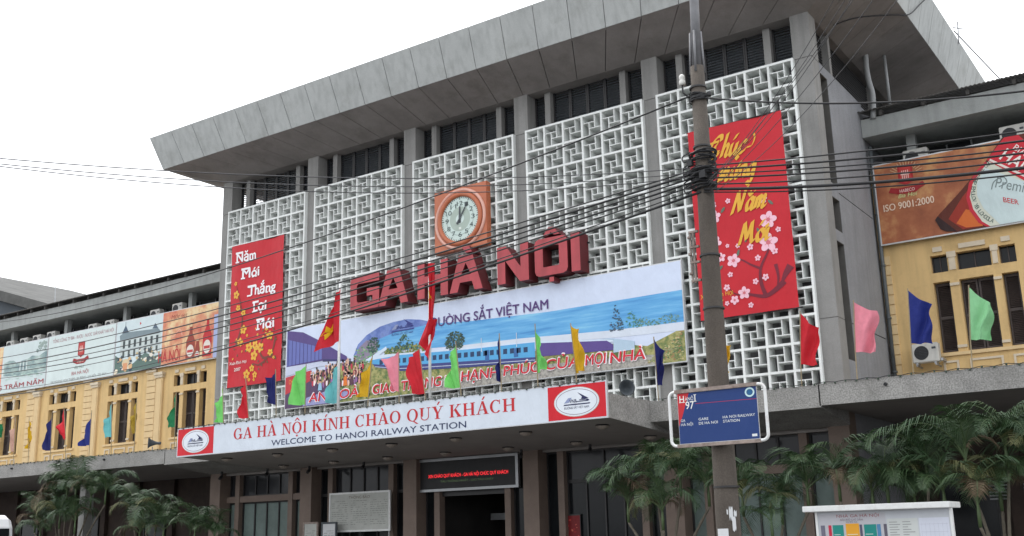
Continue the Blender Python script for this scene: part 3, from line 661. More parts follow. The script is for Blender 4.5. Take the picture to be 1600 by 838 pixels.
def wing(root, xa, xb, lefts, flip, posts):
    holes = [(L+a, L+b, z0, z1) for L in lefts for a, b in WL for z0, z1 in ((Z1, Z2), (Z3, Z4))]
    part('wall', 'yellow', root, lambda mb: wall_holes(mb, xa, xb, 4.7, 12.2, holes, 4.8, 5.1))
    for L in lefts:
        w = part('window', 'frame_dark', root, lambda mb: mb.box(L-.1, L+2.4, 5.12, 5.2, Z1-.05, Z4+.05))
        for a, b in WL:
            def sh(mb):
                n = 2 if b-a > .7 else 1
                for k in range(n):
                    p = L+a+(b-a)*k/n+.015; q = L+a+(b-a)*(k+1)/n-.015
                    mb.box(p, p+.05, 5.0, 5.05, Z1+.01, Z2-.01); mb.box(q-.05, q, 5.0, 5.05, Z1+.01, Z2-.01)
                    for zz in (Z1+.01, (Z1+Z2)/2-.04, Z2-.09): mb.box(p+.05, q-.05, 5.0, 5.05, zz, zz+.08)
                    z = Z1+.11
                    while z < Z2-.1:
                        mb.add([(p+.05, 5.005, z), (q-.05, 5.005, z), (q-.05, 5.045, z+.045), (p+.05, 5.045, z+.045)], [(0, 1, 2, 3)]); z += .05
            part('shutter', 'shutter', w, sh)
            part('transom_pane', 'glass_dark', w, lambda mb: mb.box(L+a+.02, L+b-.02, 5.02, 5.04, Z3+.01, Z4-.01))
            part('transom_frame', 'shutter', w, lambda mb: (mb.box(L+a, L+a+.03, 4.99, 5.05, Z3, Z4), mb.box(L+b-.03, L+b, 4.99, 5.05, Z3, Z4), mb.box((2*L+a+b)/2-.015, (2*L+a+b)/2+.015, 4.99, 5.018, Z3, Z4)))
        part('sill', 'yellowtrim', w, lambda mb: mb.box(L-.12, L+2.42, 4.73, 4.797, Z1-.11, Z1-.02))
        for p, q in ((L+.48, L+.70), (L+1.66, L+1.84)):
            part('mullion_capital', 'cream', w, lambda mb: mb.box(p-.02, q+.02, 4.755, 4.797, Z2-.16, Z2-.08)); part('mullion_base', 'cream', w, lambda mb: mb.box(p-.02, q+.02, 4.755, 4.797, Z1+.10, Z1+.18))
            part('bracket', 'cream', w, lambda mb: (mb.box(p-.015, q+.015, 4.75, 4.797, Z4-.12, Z4+.05), mb.box(p+.02, q-.02, 4.77, 4.797, Z3+.03, Z4-.12)))
        for a, b in WL:                                    # raised panel mouldings under the sill, keystones above
            p, q, lo, hi = L+a+.02, L+b-.02, 5.5, Z1-.24
            part('panel_moulding', 'cream', w, lambda mb: [mb.box(bx[0], bx[1], 4.765, 4.797, bx[2], bx[3]) for bx in ((p, q, lo, lo+.06), (p, q, hi-.06, hi), (p, p+.06, lo+.06, hi-.06), (q-.06, q, lo+.06, hi-.06))])
            part('keystone', 'cream', w, lambda mb: mb.box(L+a+.1, L+b-.1, 4.75, 4.797, Z4+.10, Z4+.24))
        def pil(mb):
            if flip:
                z = 5.05
                while z < 9.4: mb.box(L-1.40, L-1.14, 4.765, 4.797, z, z+.27); z += .30
                return
            a = L-1.92
            z = 5.05
            while z < 9.6: mb.box(a, a+.66, 4.74, 4.797, z, z+.27); z += .30
            mb.box(a+.74, a+1.22, 4.70, 4.797, 5.0, 9.30); mb.box(a+.80, a+1.16, 4.68, 4.70, 5.2, 9.2)
            mb.box(a+.70, a+1.26, 4.64, 4.797, 9.30, 9.42, 1); mb.box(a+.66, a+1.30, 4.60, 4.797, 9.42, 9.55, 1)
            mb.box(a-.04, a+.70, 4.69, 4.797, 9.62, 9.72, 1)
        part('pilaster', ['yellowtrim', 'cream'], root, pil)
    # attic gallery with the boards in front of it
    part('attic_slab', 'concrete', root, lambda mb: mb.box(xa, xb, 4.8, 7.5, 12.2, 12.32))
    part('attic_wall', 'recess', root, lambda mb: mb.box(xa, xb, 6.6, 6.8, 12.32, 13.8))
    for i, p in enumerate(posts):
        part('post', 'concrete', root, lambda mb: mb.box(p-.13, p+.13, 5.05, 5.3, 12.32, 13.25))
    x = xa+1.2
    while x < xb-2:
        if -27 < x < 30:
            part('attic_window', ['metal', 'glass_up'], root, lambda mb: (mb.box(x, x+1.5, 6.56, 6.58, 12.5, 13.2, 1), *[mb.box(q, q+.05, 6.53, 6.559, 12.5, 13.2, 0) for q in (x, x+.74, x+1.46)]))
        x += 2.6
    def fb(mb):
        x = xa
        while x < xb:
            e = min(x+5.0, xb); mb.box(x+.006, e-.006, 4.35, 4.6, 13.22, 13.80); x = e
        mb.box(xa, xb, 4.42, 7.4, 13.25, 13.5)
    part('roof_beam', 'concrete', root, fb)
    def rs(mb):
        n = int((xb-xa)/.03); vs = []; fs = []
        for i in range(n+1):
            x = xa+(xb-xa)*i/n; h = .014*math.sin(i*math.pi/2)
            vs += [(x, 4.12, 14.0+h), (x, 8.4, 15.0+h), (x, 4.12, 13.975+h), (x, 8.4, 14.975+h)]
        for i in range(n):
            a_, b_ = 4*i, 4*i+4; fs += [(a_, b_, b_+1, a_+1), (a_+2, a_+3, b_+3, b_+2), (a_, a_+2, b_+2, b_)]
        mb.add(vs, fs)
    part('roof_sheet', 'rooftile', root, rs)
    def rf(mb):
        x = xa+.6
        while x < xb: mb.box(x, x+.09, 4.25, 4.7, 13.80, 13.965); x += 1.25
        mb.box(xa, xb, 4.62, 4.7, 13.8, 13.95)
    part('roof_batten', 'rooftile', root, rf)
    # canopy over the pavement and ground floor
    def cn(mb):
        x = xa
        while x < xb:
            e = min(x+6.2, xb); mb.box(x+.004, e-.004, -2.0, -1.7, 4.50, 5.02); x = e
        mb.box(xa, xb, -1.7, 4.8, 4.56, 4.98)
    part('canopy', 'pebble', root, cn)
    part('canopy_soffit', 'canopyunder', root, lambda mb: mb.box(xa+.01, xb-.01, -1.69, 4.79, 4.53, 4.557))
    part('rain_spout', 'black', root, lambda mb: [mb.tube([(x, -2.0, 4.86), (x, -2.07, 4.85)], .04, 8) for x in [xa+1.6+3.1*k for k in range(int((xb-xa)/3.1))]])
    part('ground_wall', 'brownwall', root, lambda mb: (mb.box(xa, xb, 4.8, 5.1, 0, 4.53), *[mb.box(x, x+.35, 4.6, 4.797, 0, 4.5) for x in [xa+.3+2.47*k for k in range(int((xb-xa)/2.47))]]))
    for k in range(int((xb-xa)/4.94)):
        x = xa+1.0+4.94*k
        part('doorway', ['frame_dark', 'glass_dark'], root, lambda mb: (mb.box(x, x+1.4, 4.76, 4.78, 0, 3.0, 1), mb.box(x-.06, x, 4.72, 4.797, 0, 3.06), mb.box(x+1.4, x+1.46, 4.72, 4.797, 0, 3.06), mb.box(x, x+1.4, 4.72, 4.797, 3.0, 3.06)))
lw = thing('left_wing_building', 'long ochre yellow station wing stretching away on the left of the hall', 'station wing', (-16, 5, 0))
wing(lw, -46, XL-.005, [-8.97-4.95*k for k in range(5)], False, [-8.4-4.95*k for k in range(5)])
part('stone_pier', 'column', lw, lambda mb: mb.box(-7.0, -6.65, -1.0, -.6, 0, 4.53))
rw = thing('right_wing_building', 'ochre yellow station wing on the right of the hall below a beer board', 'station wing', (34, 5, 0))
wing(rw, XR+.005, 48, [25.10+4.95*k for k in range(2)], True, [24.9+4.95*k for k in range(3)])
part('vent_louver', 'pipe', rw, lambda mb: [mb.box(25.9, 27.1, 4.70, 4.74, 2.3+.09*k, 2.34+.09*k) for k in range(8)])

# building behind the left wing
ob = thing('distant_building', 'bluish grey building with a stained sloping roof behind the left wing', 'building', (-72, 40, 0))
part('wall', 'old_wall', ob, lambda mb: mb.hexa([(-105, 31, 0), (-58.6, 31, 0), (-58.6, 60, 0), (-105, 60, 0), (-105, 31, 36.4), (-58.6, 31, 22.5), (-58.6, 60, 22.5), (-105, 60, 36.4)]))
part('roof', 'old_roof', ob, lambda mb: mb.hexa([(-105, 30, 36.5), (-57.4, 30, 22.3), (-57.4, 61, 22.3), (-105, 61, 36.5), (-105, 30, 37.6), (-57.7, 30, 23.4), (-57.7, 61, 23.4), (-105, 61, 37.6)]))
am = MB(); am.tube([(-64, 33, 20), (-64.1, 33, 25.5), (-64.3, 33, 28.2)], [.06, .05, .02], 5); tag(am.build('roof_antenna', 'metal'), 'thin antenna mast on the distant roof behind the left wing', 'antenna')

# ------------------------------------------------------------------ signs on the hall
# big block letters
ls = thing('letter_sign', 'row of big faded red block letters reading GA HÀ NỘI below the clock', 'sign', (11.7, -.3, 9.29))
H0, H1 = 9.29, 10.49
def cutrect(x0, x1, z0, z1, c): return [(x0+c, z0), (x1-c, z0), (x1-c*.3, z0+c*.3), (x1, z0+c), (x1, z1-c), (x1-c*.3, z1-c*.3), (x1-c, z1), (x0+c, z1), (x0+c*.3, z1-c*.3), (x0, z1-c), (x0, z0+c), (x0+c*.3, z0+c*.3)]
def letA(x0, x1):
    c = (x0+x1)/2; w_ = .32
    o = [(x0, H0), (x0+w_, H0), (x0+w_+.10, H0+.30), (x1-w_-.10, H0+.30), (x1-w_, H0), (x1, H0), (c+.27, H1), (c-.27, H1)]
    return [o, [(c-.20, H0+.53), (c+.20, H0+.53), (c, H0+.93)][::-1]]
LET = [('G', [[(7.10+.14, H0), (8.42, H0), (8.42, H0+.72), (7.86, H0+.72), (7.86, H0+.46), (8.12, H0+.46), (8.12, H0+.27), (7.46, H0+.27), (7.40, H0+.33), (7.40, H1-.33), (7.46, H1-.27), (8.42, H1-.27), (8.42, H1), (7.10+.14, H1), (7.10+.04, H1-.04), (7.10, H1-.14), (7.10, H0+.14), (7.10+.04, H0+.04)]]),
       ('A', letA(8.38, 9.70)),
       ('H', [[(10.10, H0), (10.40, H0), (10.40, H0+.46), (11.07, H0+.46), (11.07, H0), (11.37, H0), (11.37, H1), (11.07, H1), (11.07, H0+.73), (10.40, H0+.73), (10.40, H1), (10.10, H1)]]),
       ('A', letA(11.44, 12.76)), ('grave', [[(11.95, H1+.27), (12.25, H1+.27), (12.36, H1+.06), (12.12, H1+.06)]]),
       ('N', [[(13.34, H0), (13.64, H0), (13.64, H0+.74), (14.18, H0), (14.52, H0), (14.52, H1), (14.22, H1), (14.22, H0+.46), (13.68, H1), (13.34, H1)]]),
       ('O', [cutrect(14.75, 15.93, H0+.02, H1, .16), cutrect(15.05, 15.63, H0+.29, H1-.27, .02)]),
       ('hat', [[(15.05, H1+.06), (15.25, H1+.06), (15.36, H1+.17), (15.47, H1+.06), (15.67, H1+.06), (15.45, H1+.32), (15.27, H1+.32)]]),
       ('dot', [[(15.26, H0-.19), (15.42, H0-.19), (15.42, H0-.05), (15.26, H0-.05)]]),
       ('I', [[(16.06, H0), (16.37, H0), (16.37, H1), (16.06, H1)]])]
for nm, loops in LET:
    vs, fs = fill_loops(loops); mb = MB(); yf, yb = -.55, -.03
    mb.add([(a, yf, b) for a, b, _ in vs], fs, 0)
    for lp in loops:
        n = len(lp); mb.add([(a, yf, b) for a, b in lp]+[(a, yb, b) for a, b in lp], [(i, (i+1) % n, n+(i+1) % n, n+i) for i in range(n)], 1)
    mb.add([(a, yb, b) for a, b, _ in vs], fs, 1)
    mb.build({'grave': 'accent_mark', 'hat': 'accent_mark', 'dot': 'dot_mark'}.get(nm, 'letter'), ['red_sign', 'red_side'], ls)
part('support_rail', 'frame_dark', ls, lambda mb: [mb.box(7.0, 16.45, -.11, -.06, z, z+.05) for z in (9.6, 10.2)])

# clock
ck = thing('wall_clock', 'round white clock in a square terracotta case on the lattice', 'clock', (11.68, -.2, 10.8))
part('case', 'orange', ck, lambda mb: mb.box(10.59, 12.77, -.25, -.02, 10.79, 12.95), bevel=.02)
CC = (11.68, 11.84)
def ringy(mb, r0, r1, y0, y1, mi=0, n=56):
    vs = []
    for k in range(n):
        a = 2*math.pi*k/n
        for r, y in ((r0, y0), ((r0+r1)/2, y0-.05), (r1, y0), (r1, y1), (r0, y1)): vs.append((CC[0]+r*math.cos(a), y, CC[1]+r*math.sin(a)))
    mb.add(vs, [(5*k+j, 5*k+(j+1) % 5, 5*((k+1) % n)+(j+1) % 5, 5*((k+1) % n)+j) for k in range(n) for j in range(5)], mi)
part('outer_ring', 'orange_pale', ck, lambda mb: ringy(mb, .93, 1.05, -.27, -.24), smooth=True)
part('bezel', 'orange', ck, lambda mb: ringy(mb, .76, .92, -.30, -.24), smooth=True)
fa = Art(CC[0], -.262, CC[1])
fa.ell(0, 0, .77, .77, (198, 214, 208), 0, 48); fa.ring(0, 0, .56, .56, .02, (150, 165, 160), 1, 40)
fa.ell(0, 0, .42, .42, (168, 182, 172), 1, 36); fa.ell(0, 0, .17, .17, (205, 220, 215), 2, 24)
for k in range(60):
    a = R(6*k); r0 = .70 if k % 5 else .66
    fa.stroke([(math.sin(a)*r0, math.cos(a)*r0), (math.sin(a)*.755, math.cos(a)*.755)], .022 if k % 5 else .035, (70, 84, 84), 1, smooth=False)
for k in range(1, 13):
    a = R(30*k); r_ = .535; w_ = .07 if k < 10 else .12
    fa.text(str(k), math.sin(a)*r_-w_, math.sin(a)*r_+w_, math.cos(a)*r_-.075, .15, (72, 84, 84), 2, bold=.012)
fa.rect(-.05, -.36, .05, -.28, (215, 222, 215), 2)
fa.finish('dial', ck)
part('hour_hand', 'louver', ck, lambda mb: mb.hexa([(CC[0]-.05, -.285, CC[1]-.14), (CC[0]+.04, -.285, CC[1]-.14), (CC[0]+.04, -.277, CC[1]-.14), (CC[0]-.05, -.277, CC[1]-.14), (CC[0]-.02, -.285, CC[1]+.43), (CC[0]+.03, -.285, CC[1]+.43), (CC[0]+.03, -.277, CC[1]+.43), (CC[0]-.02, -.277, CC[1]+.43)]))
def mh(mb):
    a = R(33); d = Vector((math.sin(a), 0, math.cos(a))); n = Vector((math.cos(a), 0, -math.sin(a))); c = Vector((CC[0], 0, CC[1]))
    q = [c-d*.2-n*.035, c-d*.2+n*.035, c+d*.6+n*.012, c+d*.6-n*.012]
    mb.add([(p.x, -.30, p.z) for p in q]+[(p.x, -.292, p.z) for p in q], [(0, 1, 2, 3), (4, 7, 6, 5), (0, 4, 5, 1), (1, 5, 6, 2), (2, 6, 7, 3), (3, 7, 4, 0)])
part('minute_hand', 'louver', ck, mh)

# railway emblem used on the boards
def emblem(art, cu, cv, s, col, layer, slope=0):
    def q(pts): return [(cu+a*s, cv+b*s) for a, b in pts]
    art.poly(q([(.06, .44), (.62, .14), (.40, .12), (.22, .14), (.30, .22)]), col, layer)
    art.poly(q([(.14, .115), (.58, .115), (.66, .06), (.58, .02), (-.04, .02), (-.01, .055), (.50, .06), (.50, .08), (.16, .08)]), col, layer+.2)
    art.poly(q([(-.66, -.10), (.66, -.10), (.70, -.05), (-.60, -.05)]), col, layer+.1)
    art.poly(q([(-.62, -.0), (-.40, .22), (-.22, .22), (-.36, .02)]), (140, 150, 185) if col[2] > col[0] else (150, 150, 160), layer)
    art.text('VNR', cu-.34*s, cu+.02*s, cv-.005*s, .15*s, col, layer+.3, bold=.02)
    art.text('ĐƯỜNG SẮT VIỆT NAM', cu-.62*s, cu+.62*s, cv-.26*s, .09*s, col, layer)

# train billboard
BX, BZ, BWW, BH = 3.66, 6.27, 15.78, 2.87
tb = thing('railway_billboard', 'wide billboard of a blue passenger train beside the sea under the red letters', 'billboard', (BX+BWW/2, -.2, BZ))
part('board', 'alu', tb, lambda mb: (mb.box(BX-.03, BX+BWW+.03, -.19, -.06, BZ-.03, BZ+BH+.03), *[mb.box(BX+x, BX+x+.08, -.06, .0, BZ+.1, BZ+BH-.1) for x in (1, 4, 7, 10, 13, 15.3)]))
t = Art(BX, -.193, BZ)
t.sheet(BWW, BH, (206, 216, 236))
t.pic([(0, 0), (0, 1.0), (1.2, 1.05), (2.9, 1.42), (4.2, 1.2), (8.2, .95), (13.5, .75), (14.6, .55), (BWW, .95), (BWW, 0)], 'p_field', 1)
t.pic([(6.4, .0), (7.4, .45), (12, .38), (14.9, .28), (14.9, 0)], 'p_gravel', 2)
# sea, shore and hills
t.pic([(4.1, 1.6), (4.3, 2.10), (5.3, 2.26), (6.9, 2.22), (8.4, 2.10), (11.3, 2.0), (BWW, 2.02), (BWW, 1.10), (13.37, 1.15), (10.3, 1.30), (7.9, 1.36), (6, 1.45), (4.6, 1.6)], 'p_sea', 2)
t.pic([(3.3, 1.55), (3.5, 1.92), (3.9, 2.2), (4.5, 2.42), (5.1, 2.50), (5.7, 2.52), (6.3, 2.42), (6.9, 2.24), (6.2, 2.20), (5.2, 2.14), (4.5, 2.0), (4.1, 1.75)], 'p_hill', 3)
t.poly([(3.3, 1.3), (3.55, 1.8), (3.9, 2.02), (4.35, 1.95), (4.4, 1.6), (4.1, 1.35)], (138, 128, 150), 4)
t.poly([(7.9, 1.36), (10.3, 1.30), (13.4, 1.15), (BWW, 1.10), (BWW, .86), (13.6, .92), (10.5, 1.10), (7.9, 1.2)], (208, 216, 228), 3)
t.dabs((3.35, 1.2, 4.4, 1.8), 150, .05, [(110, 170, 110), (80, 130, 90), (120, 140, 120), (150, 184, 140)], 5, 1)
t.dabs((4.7, 1.36, 6.7, 1.64), 420, .045, [(120, 140, 70), (90, 115, 60), (170, 150, 80), (70, 100, 70), (104, 120, 66)], 5, 2)
t.dabs((3.9, 1.55, 4.5, 2.1), 130, .05, [(56, 84, 82), (74, 100, 84), (46, 72, 72)], 6, 33, lambda u, v: (u-4.2)**2/.08+(v-1.82)**2/.07 < 1)
t.dabs((5.1, 1.5, 6.0, 2.02), 190, .05, [(56, 90, 88), (80, 112, 90), (46, 76, 76)], 6, 3, lambda u, v: abs(u-5.6) < (2.08-v)*.9)
t.dabs((7.3, 1.2, 8.1, 1.86), 330, .05, [(52, 76, 76), (76, 98, 84), (62, 88, 66), (44, 66, 66)], 6, 4, lambda u, v: (u-7.7)**2/.15+(v-1.52)**2/.10 < 1)
t.dabs((13.38, 1.12, 13.9, 1.92), 170, .035, [(62, 88, 112), (76, 96, 104), (86, 92, 116), (56, 80, 92)], 6, 5, lambda u, v: abs(u-13.64) < (1.95-v)*.34)
t.dabs((13.85, 1.16, 14.45, 1.70), 120, .035, [(76, 132, 112), (96, 146, 116), (66, 116, 104)], 6, 6, lambda u, v: abs(u-14.14) < (1.74-v)*.5)
t.dabs((14.3, 1.12, BWW-.1, 1.46), 240, .03, [(90, 134, 116), (116, 148, 118), (80, 124, 122), (130, 158, 124)], 6, 7, lambda u, v: v < 1.25+.14*abs(math.sin(u*4)))
t.dabs((14.6, .06, BWW-.08, .95), 420, .045, [(120, 140, 90), (150, 150, 110), (160, 130, 90), (96, 120, 84), (190, 180, 130)], 5, 8, lambda u, v: v < .1+(u-14.5)*.62)
# train
t.poly([(3.85, 1.34), (4.2, 1.46), (4.79, 1.70), (4.82, 1.60), (4.5, 1.44), (8.2, 1.26), (10.8, 1.15), (13.5, .88), (13.52, .8), (8.2, 1.0), (4.1, 1.25)], (206, 220, 236), 7)
t.poly([(4.0, 1.30), (5.4, 1.34), (8.2, 1.20), (10.78, 1.12), (10.78, .66), (8.2, .82), (5.4, .98), (4.2, 1.16)], (88, 166, 216), 8)
t.poly([(4.2, 1.16), (5.4, .98), (8.2, .82), (10.78, .66), (10.78, .52), (8.2, .62), (5.4, .80), (4.3, 1.05)], (66, 72, 128), 8)
t.poly([(10.85, 1.08), (13.3, .86), (13.5, .72), (13.5, .56), (10.85, .66)], (92, 74, 138), 8)
t.poly([(13.0, .95), (13.5, .9), (14.2, .74), (14.2, .5), (13.5, .48), (13.52, .86)], (176, 198, 216), 8.5)
for k in range(24):
    u = 4.5+k*.255; v = 1.235-.0112*k
    t.rect(u, v-.13, u+.15, v+.03, (44, 66, 100), 9)
for k in range(2):
    u = 8.9+k*1.1; t.rect(u, .74, u+.16, 1.08-.06*k, (60, 104, 160), 9)
t.poly([(4.3, 1.07), (5.4, .89), (8.2, .72), (10.78, .58), (10.78, .56), (8.2, .70), (5.4, .87), (4.3, 1.05)], (196, 206, 226), 9.5)
for u in (8.75, 10.1): t.rect(u, 1.05, u+.025, 1.5, (200, 210, 222), 9)
# station hall and crowd on the left
t.poly([(.05, 2.83), (.85, 2.68), (1.75, 2.24), (3.0, 1.56), (3.0, 1.46), (1.8, 1.54), (.05, 1.50)], (88, 72, 128), 7)
t.poly([(.08, 2.50), (1.8, 2.02), (1.8, 1.60), (.08, 1.53)], (104, 112, 176), 8)
for k in range(9): t.poly([(.12+.19*k, 1.54), (.15+.19*k, 1.54), (.15+.19*k, 2.48-.05*k), (.12+.19*k, 2.48-.05*k)], (70, 66, 120), 9)
t.poly([(1.85, 1.60), (3.0, 1.46), (3.0, 1.40), (1.85, 1.50)], (62, 60, 106), 8)
t.poly([(.02, 1.5), (1.8, 1.52), (3.0, 1.40), (3.0, 1.36), (1.5, 1.34), (.02, 1.16)], (196, 202, 222), 8)
t.poly([(.02, 1.12), (1.3, 1.26), (1.3, .9), (.4, .6), (.02, .5)], (188, 58, 66), 8)
t.text('CHÚC MỪNG', .2, .95, .86, .16, (226, 160, 70), 9, bold=.01)
t.poly([(.02, .5), (.4, .6), (1.3, .9), (2.2, .6), (2.2, .0), (.02, .0)], (86, 66, 96), 7.5)
t.poly([(.9, .02), (2.6, .02), (3.2, .3), (2.4, .5), (1.1, .3)], (150, 152, 196), 8)
r = random.Random(5)
for k in range(150):
    u = r.uniform(1.3, 3.75); v = r.uniform(.62, 1.36)
    if v > .45+.27*u*.9 + .35: continue
    c = r.choice([(190, 60, 80), (236, 226, 226), (70, 60, 80), (214, 150, 140), (120, 60, 70), (230, 190, 170), (150, 110, 160), (60, 50, 66)])
    t.blob(u, v, .055, .13, c, 9+v*-1+2, 8, k, .3); t.ell(u, v+.13, .035, .045, r.choice([(216, 170, 146), (60, 46, 46)]), 12, 8)
for u, v, c, h in ((2.95, .55, (222, 120, 50), .32), (2.5, .6, (190, 96, 110), .3), (3.25, .56, (92, 60, 72), .28), (1.75, .5, (150, 190, 216), .26)):
    t.poly([(u-.10, v), (u+.10, v), (u+.06, v+h), (u-.06, v+h)], c, 13); t.ell(u, v+h+.06, .045, .06, (206, 156, 132), 13, 10); t.ell(u, v+h+.09, .05, .04, (40, 32, 34), 13.3, 10)
# lettering
emblem(t, 5.5, 2.22, .75, (54, 62, 130), 9)
t.text('ĐƯỜNG SẮT VIỆT NAM', 6.70, 11.31, 2.10, .29, (84, 58, 116), 10, bold=.028)
for (txt, u0, u1, b0) in (('AN TOÀN', 1.22, 4.05, .13), ('GIAO THÔNG', 4.22, 7.15, .14), ('LÀ', 7.3, 7.82, .13), ('HẠNH PHÚC', 7.95, 10.95, .20), ('CỦA', 11.15, 12.35, .22), ('MỌI', 12.55, 13.25, .21), ('NHÀ', 13.38, 14.52, .19)):
    t.text(txt, u0-.03, u1+.03, b0-.02, .34, (236, 226, 230), 14, bold=.07, shear=.12); t.text(txt, u0, u1, b0, .30, (206, 44, 58), 15.5, bold=.03, shear=.12)
t.finish('poster', tb)

# welcome board on the canopy edge
wb = thing('welcome_sign', 'long white welcome board with red end panels on the edge of the canopy', 'sign', (11.1, CY, 4.42))
WX, WZ, WW, WH = 3.08, 4.42, 16.1, .89
part('board', 'alu', wb, lambda mb: (mb.box(WX-.02, WX+WW+.02, CY-.09, CY-.03, WZ-.02, WZ+WH+.02), mb.box(WX, WX+WW, CY-.03, CY-.002, WZ+.05, WZ+.45)))
a = Art(WX, CY-.093, WZ)
a.sheet(WW, WH, (208, 216, 226))
for u0, u1 in ((0, 1.78), (14.38, WW)):
    a.rect(u0+.02, .02, u1-.02, WH-.02, (204, 30, 44), 1); uc = (u0+u1)/2
    a.ell(uc, WH/2, .66, .37, (196, 190, 180), 2, 40); a.ell(uc, WH/2, .645, .355, (222, 228, 236), 3, 40); a.ring(uc, WH/2, .60, .32, .012, (120, 96, 110), 4, 40)
    emblem(a, uc, WH/2-.02, .58, (34, 38, 82), 5)
serif(a, 'GA HÀ NỘI KÍNH CHÀO QUÝ KHÁCH', 2.70, 13.40, .37, .34, (190, 40, 46), 2)
a.text('WELCOME TO HANOI RAILWAY STATION', 4.40, 11.80, .07, .165, (50, 60, 92), 2, bold=.022)
a.finish('lettering_panel', wb)

# new year banners
def plum(art, u, v, s, pet, mid, layer, seed, squash=1.):
    r = random.Random(seed); a0 = r.random()*6
    for k in range(5):
        an = a0+k*2*math.pi/5; art.ell(u+math.cos(an)*s*.55, v+math.sin(an)*s*.55*squash, s*.46, s*.36*squash, pet, layer+k*.15, 12, an)
    art.ell(u, v, s*.24, s*.24*squash, mid, layer+1, 10)
    for k in range(6):
        an = a0+k*1.05+.3; art.stroke([(u, v), (u+math.cos(an)*s*.45, v+math.sin(an)*s*.45)], s*.05, mid, layer+1.2, smooth=False)
RED1 = (192, 34, 46)
def wave1(u, v): return .030*math.sin(u*2.1+.5)*math.sin(v*.8+.3)+.014*math.sin(u*5+v*.6)+.010*math.sin(v*3.1+u)
lb = thing('new_year_banner', 'red cloth banner with white lettering and yellow blossoms near the left corner', 'banner', (1.85, -.15, 7.33), 'red new year banners')
bx, bz, bw, bh = .46, 7.33, 2.86, 5.52
a = Art(bx, -.13, bz, wave1); a.sheet(bw, bh, RED1, 24, 40)
for L_ in ((.55, 1.5, 'branch'),): pass
GB = (120, 60, 50)
for p in ([(2.2, .85), (1.9, 1.0), (1.75, 1.35), (1.95, 1.7), (2.1, 2.0)], [(2.6, .9), (2.2, .95), (1.9, .9)], [(2.1, .8), (1.7, .7), (1.4, .8)], [(.4, 1.6), (.7, 2.4), (.6, 3.2), (.35, 3.9)], [(2.55, 1.7), (2.45, 1.2), (2.3, .9)]):
    a.stroke(p, lambda q: .09*(1-q)+.02, GB, 4)
for k, (u, v, s) in enumerate([(.36, 3.55, .17), (.47, 3.02, .13), (.76, 2.8, .13), (.78, 2.15, .18), (.62, 1.68, .18), (1.15, 1.42, .20), (1.48, 1.46, .19), (1.80, 1.34, .20), (1.45, 1.08, .20), (2.26, 1.75, .17), (2.33, 1.1, .13), (1.06, .42, .18), (1.34, .62, .14), (1.50, .36, .13), (.3, 4.0, .09), (2.1, 2.02, .09), (1.0, 1.9, .06), (1.6, 1.85, .06), (1.95, 1.72, .06), (1.2, .2, .07), (1.45, .18, .06), (2.5, .9, .06)]):
    plum(a, u, v, s, (226, 176, 66), (196, 84, 40), 5, k)
r = random.Random(3)
for k in range(26):
    u = r.uniform(.2, 2.6); v = r.uniform(.25, 2.2); a.ell(u, v, .03, .05, r.choice([(90, 90, 60), (226, 176, 66), (84, 96, 70)]), 7, 8, r.random()*3)
W_ = (240, 236, 238)
def disp(word, u0, u1, base, xh): pen(a, word, u0, u1, base, xh, .12, W_, 9, slant=.02, nib=.25)
for body, u0, u1, b0, cw in (('Năm', .34, 1.36, 4.83, .34), ('Mới', .66, 1.56, 4.15, .40), ('Thắng', 1.02, 2.46, 3.42, .40), ('Lợi', 1.33, 2.05, 2.76, .30), ('Mới', 1.58, 2.46, 2.05, .40)):
    a.text(body, u0, u1, b0, .36, W_, 9, bold=.055)
    a.rect(u0-.06, b0+.32, u0+cw, b0+.40, W_, 10); a.rect(u0-.07, b0-.03, u0+.14, b0+.03, W_, 10)
    n = len(body)
    for q in range(1, n): x = u0+cw+(u1-u0-cw)*q/n; a.rect(x-.06, b0-.03, x+.05, b0+.025, W_, 10+.1*q)
a.text('Xuân Đinh Hợi', .08, 1.05, .86, .11, (238, 232, 226), 9, bold=.01); a.text('2007', .34, .72, .60, .12, (238, 232, 226), 9, bold=.02)
a.finish('cloth', lb)
for z in (bz+bh+.01, bz-.01): part('rod', 'frame_dark', lb, lambda mb: mb.tube([(bx-.06, -.10, z), (bx+bw+.06, -.10, z)], .02, 8))

rb = thing('new_year_banner', 'red cloth banner with yellow brush script and pink blossoms behind the utility pole', 'banner', (21.3, -.15, 7.34), 'red new year banners')
bx, bz, bw, bh = 19.92, 7.34, 2.82, 5.56
a = Art(bx, -.13, bz, wave1); a.sheet(bw, bh, RED1, 24, 40)
YL = (224, 170, 62)
pen(a, ['C', 'h', ('u', 'acute'), 'c'], .55, 1.70, 4.60, .33, .135, YL, 9, .30)
a.stroke([(1.75, 4.72), (1.9, 4.75), (2.0, 4.95), (1.98, 5.1)], .06, YL, 9.9, nib=.7)
a.stroke([(.95, 5.08), (.6, 5.0), (.48, 4.6), (.62, 4.40), (.80, 4.5)], .09, YL, 9.95, nib=.7)
pen(a, ['m', ('u', 'hornu', 'grave_hi'), 'n', 'g'], .84, 1.92, 3.90, .33, .14, YL, 9, .22)
pen(a, ['N', ('a', 'breve'), 'm'], 1.16, 2.20, 2.90, .33, .14, YL, 9, .25)
pen(a, ['M', ('o', 'horn', 'acute'), 'i'], 1.30, 2.20, 1.98, .32, .14, YL, 9, .22)
BR = (116, 36, 52)
